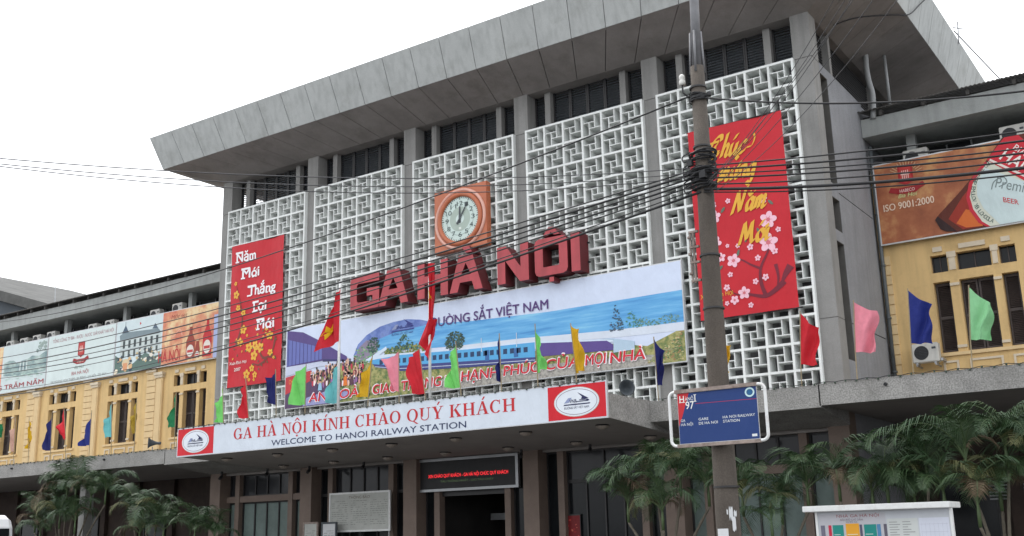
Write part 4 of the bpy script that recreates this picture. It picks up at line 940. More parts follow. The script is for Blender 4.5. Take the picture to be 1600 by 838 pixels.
for p, w_ in (([(2.5, .75), (2.25, .55), (1.95, .42), (1.6, .5), (1.35, .6)], .16), ([(1.95, .45), (1.86, .8), (1.88, 1.2), (2.1, 1.6), (2.2, 1.9)], .12), ([(1.86, 1.2), (1.6, 1.35), (1.3, 1.55), (.9, 1.65)], .07), ([(2.7, 1.15), (2.55, .95), (2.45, .75)], .22), ([(2.3, 1.25), (2.35, .9), (2.3, .6)], .10), ([(1.5, .5), (1.1, .6), (.9, .8)], .05)):
    a.stroke(p, (lambda w__: (lambda q: w__*(1.0-.7*q)))(w_), BR, 4)
for k, (u, v, s) in enumerate([(.64, 2.90, .19), (.60, 2.15, .19), (2.2, 2.52, .24), (2.15, 1.88, .27), (1.10, 1.55, .20), (.74, 1.70, .14), (1.34, .60, .18), (1.05, .44, .13), (.85, .82, .10), (1.62, 1.85, .10), (2.3, 1.62, .10), (1.82, 1.5, .09), (2.0, .93, .10), (1.7, .86, .09), (.98, 1.17, .08), (1.07, 3.28, .08), (.62, 3.24, .11), (2.1, 3.12, .12), (.82, .38, .07), (1.5, .24, .08), (1.25, 1.95, .07), (.95, 2.0, .06), (2.45, 2.2, .08), (.45, .95, .07)]):
    plum(a, u, v, s, (238, 190, 204), (206, 110, 120), 6, 40+k)
for u, v in ((.9, 3.05), (1.25, 1.75), (.7, 1.4), (2.3, 3.0), (1.5, 2.1), (1.9, 2.25)): a.ell(u, v, .10, .04, (96, 110, 96), 5.5, 10, u)
a.text('Xuân Đinh Hợi', .04, 1.02, .60, .13, YL, 9, bold=.0); a.text('2007', .3, .72, .36, .14, YL, 9, bold=.01)
a.finish('cloth', rb)
for z in (bz+bh+.01, bz-.01): part('rod', 'frame_dark', rb, lambda mb: mb.tube([(bx-.06, -.10, z), (bx+bw+.10, -.10, z)], .02, 8))

# boards above the wings
def brewery(art, cu, cv, s, layer):
    art.poly([(cu-.27*s, cv+.55*s), (cu+.27*s, cv+.55*s), (cu+.27*s, cv-.1*s), (cu, cv-.25*s), (cu-.27*s, cv-.1*s)], (166, 40, 44), layer)
    art.poly([(cu-.2*s, cv+.48*s), (cu+.2*s, cv+.48*s), (cu+.2*s, cv-.05*s), (cu, cv-.17*s), (cu-.2*s, cv-.05*s)], (184, 60, 56), layer+.5)
    for k in range(4): art.rect(cu-.13*s+.07*s*k, cv+.02*s, cu-.10*s+.07*s*k, cv+.34*s, (226, 190, 180), layer+1)
    art.rect(cu-.17*s, cv+.17*s, cu+.17*s, cv+.21*s, (226, 190, 180), layer+1.2)
    art.poly([(cu-.68*s, cv-.42*s), (cu-.58*s, cv-.24*s), (cu-.3*s, cv-.32*s), (cu+.3*s, cv-.32*s), (cu+.58*s, cv-.20*s), (cu+.68*s, cv-.36*s), (cu+.45*s, cv-.46*s), (cu+.3*s, cv-.56*s), (cu-.3*s, cv-.56*s), (cu-.45*s, cv-.50*s)], (150, 34, 40), layer+1.4)
    art.text('HABECO', cu-.27*s, cu+.27*s, cv-.50*s, .12*s, (230, 200, 190), layer+2, bold=.01)
def board(name, label, u0, u1, z0, z1, draw, bgc, group=None):
    b = thing(name, label, 'billboard', ((u0+u1)/2, 4.6, z0), group)
    part('board', 'alu', b, lambda mb: (mb.box(u0, u1, 4.59, 4.66, z0, z1), *[mb.box(x, x+.08, 4.66, 4.797, z0+.2, z0+.3) for x in (u0+.5, (u0+u1)/2, u1-.5)]))
    art = Art(u0+.04, 4.587, z0+.04); art.sheet(u1-u0-.08, z1-z0-.08, bgc); draw(art, u1-u0-.08, z1-z0-.08); art.finish('poster', b)
    return b
def d_right(a, W, H):
    a.pic([(0, 0), (W, 0), (W, H), (0, H)], 'p_amber', .5)
    brewery(a, .90, 1.88, .80, 6)
    for k in range(14):
        an = R(20+k*10.5); a.stroke([(.9+.33*math.cos(an), 1.95+.33*math.sin(an)), (.9+.52*math.cos(an), 1.95+.50*math.sin(an))], .02, (206, 170, 130), 5.5, smooth=False)
    a.text('Bia Hơi', .62, 1.18, 1.32, .12, (206, 214, 150), 8, shear=.3)
    a.text('ISO 9001:2000', .16, 1.62, .98, .21, (230, 206, 184), 8, bold=.02, slope=.01)
    # bottle lying across the right half
    a.poly([(1.58, .46), (1.72, .62), (2.3, 1.12), (3.2, 1.98), (3.65, 2.52), (4.3, 2.52), (4.6, 2.0), (4.6, .0), (2.1, .0), (1.7, .16)], (92, 40, 28), 9)
    a.poly([(1.95, .42), (2.4, 1.0), (2.75, 1.36), (2.6, .7), (2.85, .05), (2.3, .05)], (150, 48, 34), 10)
    a.poly([(2.15, .25), (2.45, .62), (2.62, .55), (2.85, .05), (2.4, .08)], (206, 104, 46), 10.5)
    a.poly([(1.58, .46), (1.66, .56), (2.14, .02), (1.86, .06), (1.70, .16)], (50, 30, 30), 10.7)
    lab = [(3.26, 1.94), (2.9, 1.66), (2.66, 1.36), (2.53, .96), (2.58, .56), (2.78, .16), (2.98, 0), (4.6, 0), (4.6, 1.0), (4.2, 1.3)]
    a.poly(lab, (206, 208, 192), 12)
    a.poly([(3.18, 1.86), (2.95, 1.62), (2.72, 1.32), (2.60, .96), (2.65, .58), (2.84, .18), (3.04, .0), (2.95, .0), (2.74, .16), (2.55, .56), (2.50, .96), (2.63, 1.38), (2.88, 1.70), (3.14, 1.92)], (192, 44, 60), 13)
    a.poly([(3.10, 1.74), (2.84, 1.32), (2.80, .96), (2.92, .56), (3.3, .0), (4.6, 0), (4.6, .75), (4.1, 1.10)], (196, 212, 212), 14)
    a.poly([(3.18, 1.96), (3.72, 2.52), (4.1, 2.50), (4.6, 1.75), (4.6, .78), (4.1, 1.12)], (196, 40, 54), 15)
    a.poly([(3.24, 1.92), (3.28, 1.97), (4.6, .92), (4.6, .84)], (226, 214, 206), 16)
    rt_ = lambda u, v: (3.46+(u)*.66+(v)*.60, 1.92-(u)*.66+(v)*.62)
    a.text('HANOI', .04, 1.5, .04, .42, (236, 228, 222), 17, bold=.02, tr=rt_); a.text('BIA', .18, .60, .52, .2, (236, 228, 222), 17, tr=rt_)
    pr_ = lambda u, v: (3.28+u*.86, .96+v*.95-.36*u)
    a.text('Premium', .02, 1.35, .16, .34, (120, 132, 132), 16, shear=.45, tr=pr_)
    a.stroke([(3.20, 1.06), (3.30, 1.28), (3.55, 1.36), (3.62, 1.18), (3.40, 1.10)], .03, (120, 132, 132), 16.3)
    a.text('BEER', .22, .66, -.26, .15, (196, 50, 60), 16, bold=.02, tr=pr_)
    # lettering round the label edge
    word = 'ALCOHOL BY VOLUME PRODUCT OF'
    for k, ch in enumerate(word):
        an = R(236-k*4.4)
        cu, cv = 3.62+.92*math.cos(an), .96+.98*math.sin(an)
        if ch != ' ':
            ta = an+math.pi/2
            f = (lambda cu, cv, ta: (lambda u, v: (cu+u*math.cos(ta)-v*math.sin(ta), cv+u*math.sin(ta)+v*math.cos(ta))))(cu, cv, ta)
            a.text(ch, -.045, .045, -.05, .11, (70, 96, 92), 15, tr=f)
board('beer_billboard', 'orange billboard with a tilted beer bottle above the right wing windows', 23.80, 28.75, 9.82, 12.36, d_right, (172, 92, 56), 'boards above the wings')
def palm_sky(a, W, H, c=(202, 214, 214)): a.rect(0, 0, W, H, c, .5)
def d1(a, W, H):
    palm_sky(a, W, H)
    a.pic([(0, 0), (W*.58, 0), (W*.58, H), (0, H)], 'p_peach', 1)
    u0 = W*.60
    a.pic([(u0, .9), (u0, 1.62), (u0+.5, 1.70), (u0+.9, 1.66), (u0+1.2, 1.5), (u0+1.7, 1.58), (u0+2.2, 1.62), (u0+2.6, 1.75), (u0+3.2, 1.66), (W, 1.9), (W, .82), (u0+2, .74)], 'p_lake', 3)
    a.dabs((u0+.2, .62, W-.2, .86), 40, .14, [(186, 208, 198), (172, 198, 188), (196, 212, 206)], 5, 33, flat=.2)
    a.dabs((W-.9, 1.9, W-.1, 2.4), 24, .14, [(120, 142, 140), (150, 166, 160)], 5, 34)
    for k in range(3): a.rect(u0+1.5+k*.3, 1.0, u0+1.6+k*.3, 1.55, (206, 216, 214), 7)
    a.text('TRUYỀN THỐNG TRĂM NĂM', .4, W-.1, .16, .24, (164, 58, 66), 8, bold=.02)
board('beer_billboard', 'pale lake view board farthest from the hall above the left wing', -28.9, -19.04, 9.74, 12.34, d1, (206, 216, 216), 'boards above the wings')
def d2(a, W, H):
    palm_sky(a, W, H, (208, 220, 218))
    a.text('TỔNG CÔNG TY BIA - RƯỢU - NƯỚC GIẢI KHÁT HÀ NỘI', .35, W-.15, 2.18, .17, (164, 112, 118), 3, bold=.0)
    brewery(a, 2.88, 1.42, 1.02, 4)
    a.text('Bia Hơi', 2.4, 3.2, .62, .15, (140, 160, 150), 4, shear=.3); a.text('BIA HÀ NỘI', 2.2, 3.6, .32, .17, (176, 104, 106), 4, bold=.01)
    a.text('183 HOÀNG HOA THÁM - BA ĐÌNH - HÀ NỘI   TEL FAX', .45, W-.5, .07, .11, (150, 150, 150), 4)
board('beer_billboard', 'white board with a small red crest and ribbon above the left wing', -19.0, -13.32, 9.74, 12.36, d2, (208, 220, 218), 'boards above the wings')
def d3(a, W, H):
    palm_sky(a, W, H, (204, 218, 220)); D = 3.55
    # grey neoclassical house
    a.poly([(.25, 1.86), (.6, 1.98), (3.2, 1.86), (3.4, 1.70), (3.3, 1.62), (.3, 1.62)], (124, 140, 146), 2)
    a.poly([(.42, 1.95), (.68, 2.34), (.95, 1.95)], (74, 92, 110), 3); a.poly([(2.75, 1.9), (2.95, 2.16), (3.2, 1.86)], (86, 102, 116), 3)
    a.rect(.66, 2.3, .69, 2.5, (90, 100, 110), 3); a.poly([(1.78, 2.2), (1.9, 2.28), (1.78, 2.36)], (196, 60, 60), 3)
    a.rect(.35, .85, 3.4, 1.62, (196, 206, 204), 2.5)
    for k in range(7): a.rect(.55+.42*k, 1.18, .72+.42*k, 1.55, (64, 74, 76), 4); a.rect(.55+.42*k, .72, .70+.42*k, 1.05, (80, 88, 86), 4)
    a.rect(.3, 1.08, 3.45, 1.14, (176, 186, 186), 5)
    a.poly([(0, 0), (0, .9), (.6, .6), (1.4, .35), (2.3, .8), (3.0, .55), (D, .6), (D, 0)], (92, 116, 108), 5.5)
    a.dabs((.05, .05, 1.3, .8), 40, .16, [(226, 214, 190), (50, 66, 80), (214, 176, 130), (236, 230, 220), (70, 84, 96)], 6, 41)
    a.dabs((1.7, .35, D-.2, 1.0), 40, .13, [(226, 220, 206), (70, 80, 84), (206, 184, 140), (90, 100, 90)], 6, 42)
    a.ell(.85, .45, .28, .2, (216, 196, 160), 8); a.rect(.66, .1, 1.0, .45, (212, 150, 110), 8.2)
    # orange half with bottles
    a.pic([(D, 0), (W, 0), (W, H), (D, H)], 'p_peach', 9)
    a.text('Một nét', 4.15, 5.3, 2.16, .19, (156, 76, 66), 12, shear=.25)
    a.stroke([(3.75, 1.2), (3.8, 1.65), (4.2, 1.75), (4.3, 1.3), (4.8, 1.6), (5.0, 1.3)], .05, (226, 170, 150), 12)
    a.text('HÀ NỘI', 3.35, 4.92, .17, .50, (186, 52, 58), 13, bold=.02)
    for u, s, cap in ((5.62, 1., (176, 60, 50)), (6.12, .55, (120, 80, 60)), (6.78, 1.12, (190, 40, 46))):
        a.poly([(u-.3*min(s, 1), .12), (u+.3*min(s, 1), .12), (u+.3*min(s, 1), .95*s), (u+.10, 1.35*s), (u+.08, 1.78*s), (u-.08, 1.78*s), (u-.10, 1.35*s), (u-.3*min(s, 1), .95*s)], cap if s > 1 else (150, 62, 48), 14)
        a.ell(u, .5*s, .25*min(s, 1), .28*s, (226, 216, 206), 15); a.rect(u-.2*min(s, 1), .42*s, u+.2*min(s, 1), .54*s, (190, 60, 60), 16); a.rect(u-.09, 1.62*s, u+.09, 1.8*s, (220, 190, 150), 16)
    a.rect(7.2, 0, W, H*.78, (168, 178, 214), 13)
board('beer_billboard', 'half white half orange board with bottles beside the hall corner', -13.28, -3.6, 9.76, 12.38, d3, (206, 216, 216), 'boards above the wings')

# ------------------------------------------------------------------ air conditioners
def make_ac(label, x, y, z, group='air conditioner units', bracket=False):
    t_ = thing('ac_unit', label, 'air conditioner', (x, y, z), group)
    part('casing', 'ac', t_, lambda mb: mb.box(x-.36, x+.36, y-.15, y+.15, z, z+.54), bevel=.02)
    part('fan_grille', ['black', 'louver'], t_, lambda mb: (mb.lathe((x-.10, y-.153, z+.27), [(.20, 0), (.20, .008)], 24, 0, 'y'), *[mb.lathe((x-.10, y-.165, z+.27), [(.05*k+.006, 0), (.05*k+.006, .004)], 20, 1, 'y') for k in ()], *[mb.box(x-.10-.19*math.cos(a_), x-.10+.19*math.cos(a_), y-.168, y-.164, z+.27+.19*math.sin(a_)-.003, z+.27+.19*math.sin(a_)+.003, 1) for a_ in [R(-70+14*k) for k in range(11)]]))
    part('vent', 'louver', t_, lambda mb: mb.box(x+.19, x+.30, y-.156, y-.151, z+.36, z+.42))
    for dx in (-.25, .25): part('foot', 'metal', t_, lambda mb: mb.box(x+dx-.03, x+dx+.03, y-.14, y+.14, z-.06, z))
    if bracket: part('bracket', 'metal', t_, lambda mb: (mb.box(x-.28, x-.24, y-.14, y+.44, z-.10, z-.062), mb.box(x+.24, x+.28, y-.14, y+.44, z-.10, z-.062), mb.box(x+.38, x+.44, y-.02, y+.38, z+.02, z+.10)))
    return t_
make_ac('air conditioner on the yellow wall under the blue flag', 24.78, 4.36, 6.16, bracket=True)
for lab, x, z in (('air conditioner above the orange bottle board near the drain pipe', 25.0, 12.20), ('air conditioner over the bottle neck at the top edge of the orange board', 27.75, 12.30)):
    make_ac(lab, x, 5.1, z)
ACN = ['air conditioner in the dark gallery against the hall corner', 'air conditioner above the orange half of the board with bottles', 'air conditioner above the grey house picture of the half orange board',
       'air conditioner just past the join towards the red crest board', 'second air conditioner above the red crest board', 'air conditioner at the far top corner of the red crest board',
       'air conditioner above the lake view board nearest the crest board', 'middle air conditioner of the three above the lake view board', 'farthest air conditioner of the three above the lake view board']
for lab, x, dz in zip(ACN, (-5.6, -9.1, -10.75, -14.3, -15.7, -19.3, -20.6, -21.8, -23.1), (-.12, -.12, -.2, -.24, -.26, -.2, -.22, -.24, -.24)):
    make_ac(lab, x, 5.0, 12.38+dz)

# ------------------------------------------------------------------ flags
def flag(mb, HT, HB, FT, FB, y, amp, seed, mi=0, nu=14, nv=16):
    r = random.Random(seed); p1, p2, p3 = r.random()*6, r.random()*6, r.uniform(.8, 1.3)
    HT, HB, FT, FB = [Vector((*p, 0)) for p in (HT, HB, FT, FB)]
    def fn(u, v):
        h = HT.lerp(HB, v); f = FT.lerp(FB, v)
        uu = u**.92; p = h.lerp(f, uu)
        rip = math.sin(u*6.5*p3+v*4.2+p1)*amp*1.3*u**.7 + .55*amp*math.sin(u*12+v*7+p2)*min(1, u*2)
        p.x += .035*math.sin(v*9+p2)*u*(1 if abs(FT.x-HT.x) > .15 else .5); sag = -.05*math.sin(math.pi*u)*(1-v)
        return (p.x, y+rip, p.y+sag+.02*math.sin(u*7+p1)*u)
    mb.grid(fn, nu, nv, mi); return fn
FL = [
 ('light_green', -4.15, (4.95, 6.54), (5.05, 5.39), (4.77, 6.04), (4.63, 5.45), 'light green flag hanging below the left bottom corner of the white lettered banner'),
 ('red', -4.15, (6.01, 6.74), (6.22, 5.45), (5.86, 6.14), (5.79, 5.46), 'narrow red flag under the middle of the white lettered banner'),
 ('navy', -4.15, (7.36, 6.83), (7.43, 5.74), (7.07, 6.63), (6.95, 5.88), 'dark blue flag by the right bottom corner of the white lettered banner'),
 ('light_green', -4.15, (8.68, 6.85), (8.68, 5.65), (8.16, 6.67), (8.04, 5.69), 'broad light green flag over the left bottom corner of the train billboard'),
 ('cyan', -4.15, (10.05, 6.81), (10.04, 5.57), (9.71, 6.46), (9.57, 5.61), 'turquoise flag in front of the crowd on the train billboard'),
 ('yellow', -4.15, (11.36, 6.80), (11.22, 5.65), (11.08, 6.37), (10.74, 5.70), 'yellow flag leaning left between the turquoise and pink flags'),
 ('pink', -4.15, (12.37, 6.84), (12.38, 5.69), (11.84, 6.70), (12.07, 5.78), 'pink flag in front of the start of the blue train'),
 ('red', -4.15, (13.12, 6.85), (13.32, 5.55), (12.68, 6.63), (12.86, 5.57), 'broad red flag beside the second tall star flag pole'),
 ('light_green', -4.15, (14.41, 6.86), (14.56, 5.60), (14.19, 6.44), (14.07, 5.62), 'light green flag in front of the middle carriages of the train'),
 ('navy', -4.15, (15.88, 6.89), (15.91, 5.59), (15.79, 6.26), (15.84, 5.65), 'very narrow dark blue flag furled in front of the train'),
 ('light_green', -4.15, (17.03, 7.00), (17.06, 5.72), (17.20, 6.44), (17.31, 5.84), 'narrow light green flag between the furled blue and the yellow flag'),
 ('yellow', -4.15, (18.12, 6.87), (18.22, 5.60), (18.40, 6.73), (18.43, 5.66), 'yellow flag in front of the end of the train near the red end panel'),
 ('navy', -1.9, (19.33, 6.68), (19.36, 5.42), (19.66, 6.26), (19.45, 5.40), 'dark blue flag by the right bottom corner of the train billboard'),
 ('yellow', -1.90, (21.22, 6.40), (21.28, 5.50), (21.49, 6.23), (21.37, 5.52), 'yellow flag half hidden behind the utility pole'),
 ('red', -1.90, (23.36, 6.82), (23.26, 5.55), (23.80, 6.39), (23.68, 5.46), 'red flag flying in front of the last lattice column'),
 ('pink', -1.90, (24.69, 6.90), (24.61, 5.69), (25.20, 6.62), (25.09, 5.63), 'pink flag flying in front of the grey side wall'),
 ('blue', -1.90, (25.97, 7.00), (25.90, 5.75), (26.44, 6.61), (26.39, 5.68), 'blue flag above the wall mounted air conditioner'),
 ('pale_green', -1.90, (27.30, 6.88), (27.19, 5.68), (27.76, 6.44), (27.60, 5.61), 'pale green flag in front of the right wing shutters'),
 ('green', -1.90, (-11.81, 6.98), (-11.65, 6.19), (-11.60, 6.78), (-11.45, 6.30), 'green flag cut by the edge of the picture on the left wing'),
 ('pale_pink', -1.90, (-10.56, 6.99), (-10.46, 5.59), (-10.65, 6.47), (-10.68, 5.58), 'pale pink furled flag on the far left wing canopy'),
 ('yellow', -1.90, (-9.56, 6.88), (-9.41, 5.70), (-9.34, 6.32), (-9.50, 5.62), 'yellow flag against the yellow wall of the left wing'),
 ('navy', -1.90, (-7.95, 6.95), (-7.84, 5.43), (-8.22, 6.29), (-8.35, 5.49), 'dark navy flag beside the red flag on the left wing'),
 ('red', -1.90, (-7.16, 7.10), (-6.88, 5.86), (-7.48, 6.30), (-7.10, 5.81), 'red flag in front of a left wing window'),
 ('blue', -1.90, (-5.29, 6.80), (-5.27, 5.48), (-5.65, 5.99), (-5.89, 5.49), 'blue flag between two windows of the left wing'),
 ('cyan', -1.90, (-4.05, 7.00), (-3.91, 5.71), (-4.27, 6.43), (-4.47, 5.73), 'pale turquoise flag in front of a left wing window'),
 ('olive', -1.90, (-2.51, 7.06), (-2.49, 5.76), (-2.67, 6.36), (-2.71, 5.73), 'dull yellow furled flag in front of a left wing window'),
 ('green', -1.90, (-0.23, 7.06), (-0.19, 5.79), (-0.46, 6.38), (-0.69, 5.84), 'dark green flag left of the hall corner above the red end panel'),
]
for k, (c, y, HT, HB, FT, FB, lab) in enumerate(FL):
    if k == 13: HT, HB, FT, FB = [(p[0]+.0, p[1]) for p in (HT, HB, FT, FB)]
    zb = 5.0
    t_ = thing('small_flag', lab, 'flag', (HB[0], y, zb), 'small coloured flags along the canopy')
    dx = (HB[0]-HT[0])/(HT[1]-HB[1])
    part('stick', 'bamboo', t_, lambda mb: mb.tube([(HB[0]+dx*(HB[1]-zb)*.5, y, zb), (HB[0], y, HB[1]), (HT[0]-dx*.04, y, HT[1]+.04)], .014, 6))
    part('cloth', 'flag_'+c, t_, lambda mb: flag(mb, HT, HB, FT, FB, y, .085, k), smooth=True)
def fold(quads, y, amp, seed):
    return [flag(MB(), *q, y, amp, seed) for q in quads]
for k, (px, top, quads, (su, sv, ru, rv, sq), lab) in enumerate([
  (10.04, 9.26, [((10.10, 9.08), (10.07, 7.42), (10.0, 8.85), (9.13, 7.17))], (.62, .70, .34, .15, 0), 'large drooping red star flag in front of the left part of the billboard'),
  (13.50, 9.44, [((13.52, 9.25), (13.50, 7.62), (13.62, 9.27), (13.72, 7.62)), ((13.50, 7.63), (13.14, 6.98), (13.72, 7.63), (13.58, 6.42))], (.5, .62, .42, .16, 0), 'large drooping red star flag hanging down before the big red letters')]):
    t_ = thing('national_flag', lab, 'flag', (px, -4.15, 5.0), 'two tall star flags')
    part('pole', 'white_metal', t_, lambda mb: mb.tube([(px, -4.15, 5.0), (px, -4.15, top)], [.045, .035], 10), smooth=True)
    def cloth(mb):
        for q_ in quads: flag(mb, *q_, -4.20, .10, 60, 0, 14, 24)
    cl = part('cloth', 'flag_red', t_, cloth, smooth=True)
    fn = flag(MB(), *quads[sq], -4.20, .10, 60, 0, 2, 2)
    def star(mb):
        P_ = [fn(su+(ru if i % 2 == 0 else ru*.42)*math.cos(math.pi/2+i*math.pi/5), sv+(rv if i % 2 == 0 else rv*.42)*math.sin(math.pi/2+i*math.pi/5)) for i in range(10)]; c_ = fn(su, sv)
        for i in range(10):
            a_, b_ = P_[i], P_[(i+1) % 10]
            mb.add([(p[0], p[1]-.03, p[2]) for p in (c_, a_, b_)], [(0, 1, 2)])
    part('star', 'star', cl, star)

# ------------------------------------------------------------------ things on and under the canopy
def string(label, x0, x1, y, z, drop=False):
    mb = MB(); n = int((x1-x0)/.5); pts = []
    r = random.Random(int(x0*10))
    for i in range(n*2+1):
        x = x0+(x1-x0)*i/(n*2); pts.append((x, y, z+(.0 if i % 2 == 0 else -.03)+r.uniform(-.006, .006)))
    mb.tube(pts, .009, 5, 0)
    for i, p in enumerate(pts):
        if i % 1 == 0: mb.lathe((p[0], p[1], p[2]-.04), [(.008, .0), (.024, .01), (.02, .04)], 6, 1)
    tag(mb.build('string_lights', ['cable', 'bulb']), label, 'string lights', 'lamp strings along the canopy')
string('thin string of small lamps along the left wing canopy edge', -22, 3.05, -2.03, 5.05)
string('thin string of small lamps along the top of the welcome board', 3.1, 19.1, -4.36, 5.36)
string('thin string of small lamps along the right wing canopy edge', 19.3, 40, -2.03, 5.05)
def horn(label, x, y, z, dx):
    t_ = thing('horn_loudspeaker', label, 'loudspeaker', (x, y, z), 'horn loudspeakers on the canopy')
    d = Vector((dx, -.75, .02)).normalized(); c = Vector((x, y, z+.30)); u = d.cross(Vector((0, 0, 1))).normalized(); v = u.cross(d)
    def hb(mb):
        prof = [(.05, -.30), (.06, -.22), (.045, -.20), (.07, -.08), (.13, .06), (.20, .15), (.215, .16), (.19, .145), (.11, .04), (.03, -.06)]; n = 22; vs = []
        for r_, h in prof:
            for k in range(n):
                a_ = 2*math.pi*k/n; vs.append(tuple(c+d*h+(u*math.cos(a_)+v*math.sin(a_))*r_))
        mb.add(vs, [(i*n+k, i*n+(k+1) % n, (i+1)*n+(k+1) % n, (i+1)*n+k) for i in range(len(prof)-1) for k in range(n)]+[tuple(range(n))[::-1], tuple((len(prof)-1)*n+k for k in range(n))])
    part('horn', 'louver', t_, hb, smooth=True)
    part('bracket', 'metal', t_, lambda mb: mb.tube([(x, y, z), (x, y, z+.16)], .02, 6))
horn('dark horn loudspeaker behind the right end of the welcome board', 18.78, -2.6, 5.02, .7)
horn('dark horn loudspeaker on the left wing canopy near a dull yellow flag', -1.55, -1.8, 5.02, -.5)

led = thing('led_display', 'dark display with a red scrolling line over the hall entrance', 'display', (11.35, .3, 3.1))
part('frame', 'metal', led, lambda mb: (mb.box(9.36, 13.36, .30, .42, 3.10, 3.18), mb.box(9.36, 13.36, .30, .42, 4.06, 4.14), mb.box(9.36, 9.46, .30, .42, 3.18, 4.06), mb.box(13.26, 13.36, .30, .42, 3.18, 4.06)))
part('screen', 'black', led, lambda mb: mb.box(9.46, 13.26, .34, .42, 3.18, 4.06))
def ledtext(body, u0, u1, base, cap, m, nm):
    a_ = Art(9.46, .337, 3.18); a_.text(body, u0, u1, base, cap, (255, 0, 0), 0, bold=.01)
    a_.c = [None]*len(a_.f); a_.build(nm, m, led)
ledtext('XIN CHÀO QUÝ KHÁCH - GA HÀ NỘI CHÚC QUÝ KHÁCH', .35, 3.5, .36, .10, 'led_red', 'red_line')
ledtext('TÀU THỐNG NHẤT - GIỜ TÀU CHẠY', .85, 2.95, .20, .06, 'led_green', 'dim_line')

def notice(label, x0, x1, y, z0, z1, pm, fm, title=None, legs=False):
    t_ = thing('notice_board', label, 'notice board', ((x0+x1)/2, y, 0 if legs else z0), 'notice boards under the canopy')
    part('frame', fm, t_, lambda mb: (mb.box(x0, x1, y, y+.06, z0, z0+.06), mb.box(x0, x1, y, y+.06, z1-.06, z1), mb.box(x0, x0+.06, y, y+.06, z0+.06, z1-.06), mb.box(x1-.06, x1, y, y+.06, z0+.06, z1-.06)))
    part('sheet', pm, t_, lambda mb: mb.box(x0+.06, x1-.06, y+.02, y+.05, z0+.06, z1-.06))
    a_ = Art(x0+.06, y+.018, z0+.06); W, H = x1-x0-.12, z1-z0-.12; r = random.Random(int(x0*7))
    if title: a_.text(title, W*.32, W*.68, H-.16, .09, (120, 112, 100), 1)
    rows = int(H/.075)
    for k in range(2, rows-1):
        for q in range(3 if W > 1.2 else 1):
            w_ = W/(3 if W > 1.2 else 1); u = q*w_+.06
            while u < (q+1)*w_-.12:
                l = r.uniform(.04, .16)
                if r.random() < .75: a_.rect(u, H-.1-k*.07, min(u+l, (q+1)*w_-.05), H-.1-k*.07+.018, (136, 138, 132), 1)
                u += l+.03
    a_.finish('printing', t_)
    part('post', 'metal', t_, lambda mb: (mb.tube([(x0+.1, y+.08, 0), (x0+.1, y+.08, z0+.2)], .02, 6), mb.tube([(x1-.1, y+.08, 0), (x1-.1, y+.08, z0+.2)], .02, 6)))
notice('large pale timetable board standing before the windows left of the entrance', 5.75, 8.48, -.02, 1.92, 3.22, 'paper', 'white_metal', 'THÔNG BÁO')
notice('small framed yellowish notice left of the white notice', 4.86, 5.56, -.35, 1.2, 2.28, 'paper', 'rust')
notice('small framed white notice below the corner of the large timetable board', 5.72, 6.42, -.35, 1.2, 2.26, 'paper_w', 'louver')
rp = MB(); rp.box(14.80, 15.32, 1.4, 1.46, 1.2, 2.25); 
po = thing('red_standee', 'red poster panel seen behind the dark glass doors', 'poster', (15.06, .55, 0))
a_ = Art(14.82, .60, .9); a_.sheet(.50, 1.3, (120, 28, 32)); a_.dabs((.05, .1, .45, 1.2), 26, .05, [(206, 110, 90), (190, 70, 64), (150, 36, 40)], 1, 5); a_.finish('poster', po)
part('stand', 'frame_dark', po, lambda mb: (mb.box(14.80, 15.34, .602, .625, .86, 2.24), mb.box(14.9, 14.94, .602, .625, 0, .86), mb.box(15.2, 15.24, .602, .625, 0, .86)))

# ------------------------------------------------------------------ utility pole and its street sign
PX, PY = 26.22, -13.80
up_ = thing('utility_pole', 'weathered concrete utility pole with a steel pipe top and tangled cables', 'utility pole', (PX, PY, 0))
part('shaft', 'pole', up_, lambda mb: mb.tube([(PX, PY, 0), (PX, PY, 2), (PX+.01, PY, 5.5), (PX+.02, PY, 8.2)], [.175, .158, .126, .100], 24), smooth=True)
part('pipe_extension', 'polesteel', up_, lambda mb: (mb.tube([(PX+.02, PY, 8.2), (PX+.05, PY, 9.3), (PX+.08, PY, 11.2)], [.072, .066, .055], 16), *[mb.tube([(PX+.02+.10*math.cos(q), PY+.10*math.sin(q), 8.1), (PX+.03+.075*math.cos(q), PY+.075*math.sin(q), 8.75)], .018, 6) for q in (.3, 1.9, 3.4, 4.9)]), smooth=True)
for z, r_ in ((7.86, .125), (7.74, .126), (6.95, .13), (5.35, .145), (4.6, .15), (2.2, .172)):
    part('clamp_band', 'frame_dark', up_, lambda mb: mb.lathe((PX+.012, PY, z), [(r_-.01, 0), (r_, 0), (r_, .025), (r_-.01, .025)], 24))
def tangle(mb):
    r = random.Random(4)
    for k in range(26):
        z = 6.35+r.random()*.55; rr = .15+r.random()*.05; ph = r.random()*6; til = r.uniform(-.35, .35)
        mb.tube([(PX+.01+rr*math.cos(a_+ph), PY+rr*math.sin(a_+ph), z+til*.15*math.sin(a_)) for a_ in [2*math.pi*i/14*(.7+.3*((k*7) % 3)/2) for i in range(15)]], .013, 5)
    for k in range(10):
        z = 6.4+r.random()*.5; s_ = r.choice((-1, 1))
        mb.tube(catmull([(PX+s_*.14, PY-.08, z), (PX+s_*.25, PY-.12, z-.06), (PX+s_*.22, PY-.13, z-.15), (PX+s_*.13, PY-.1, z-.1)], 4), .011, 5)
    for k in range(8):
        z = 7.66+r.random()*.14; mb.tube([(PX+.01+.135*math.cos(a_), PY+.135*math.sin(a_), z+.03*math.sin(a_+k)) for a_ in [2*math.pi*i/12 for i in range(13)]], .010, 5)
part('cable_tangle', 'cable', up_, tangle)
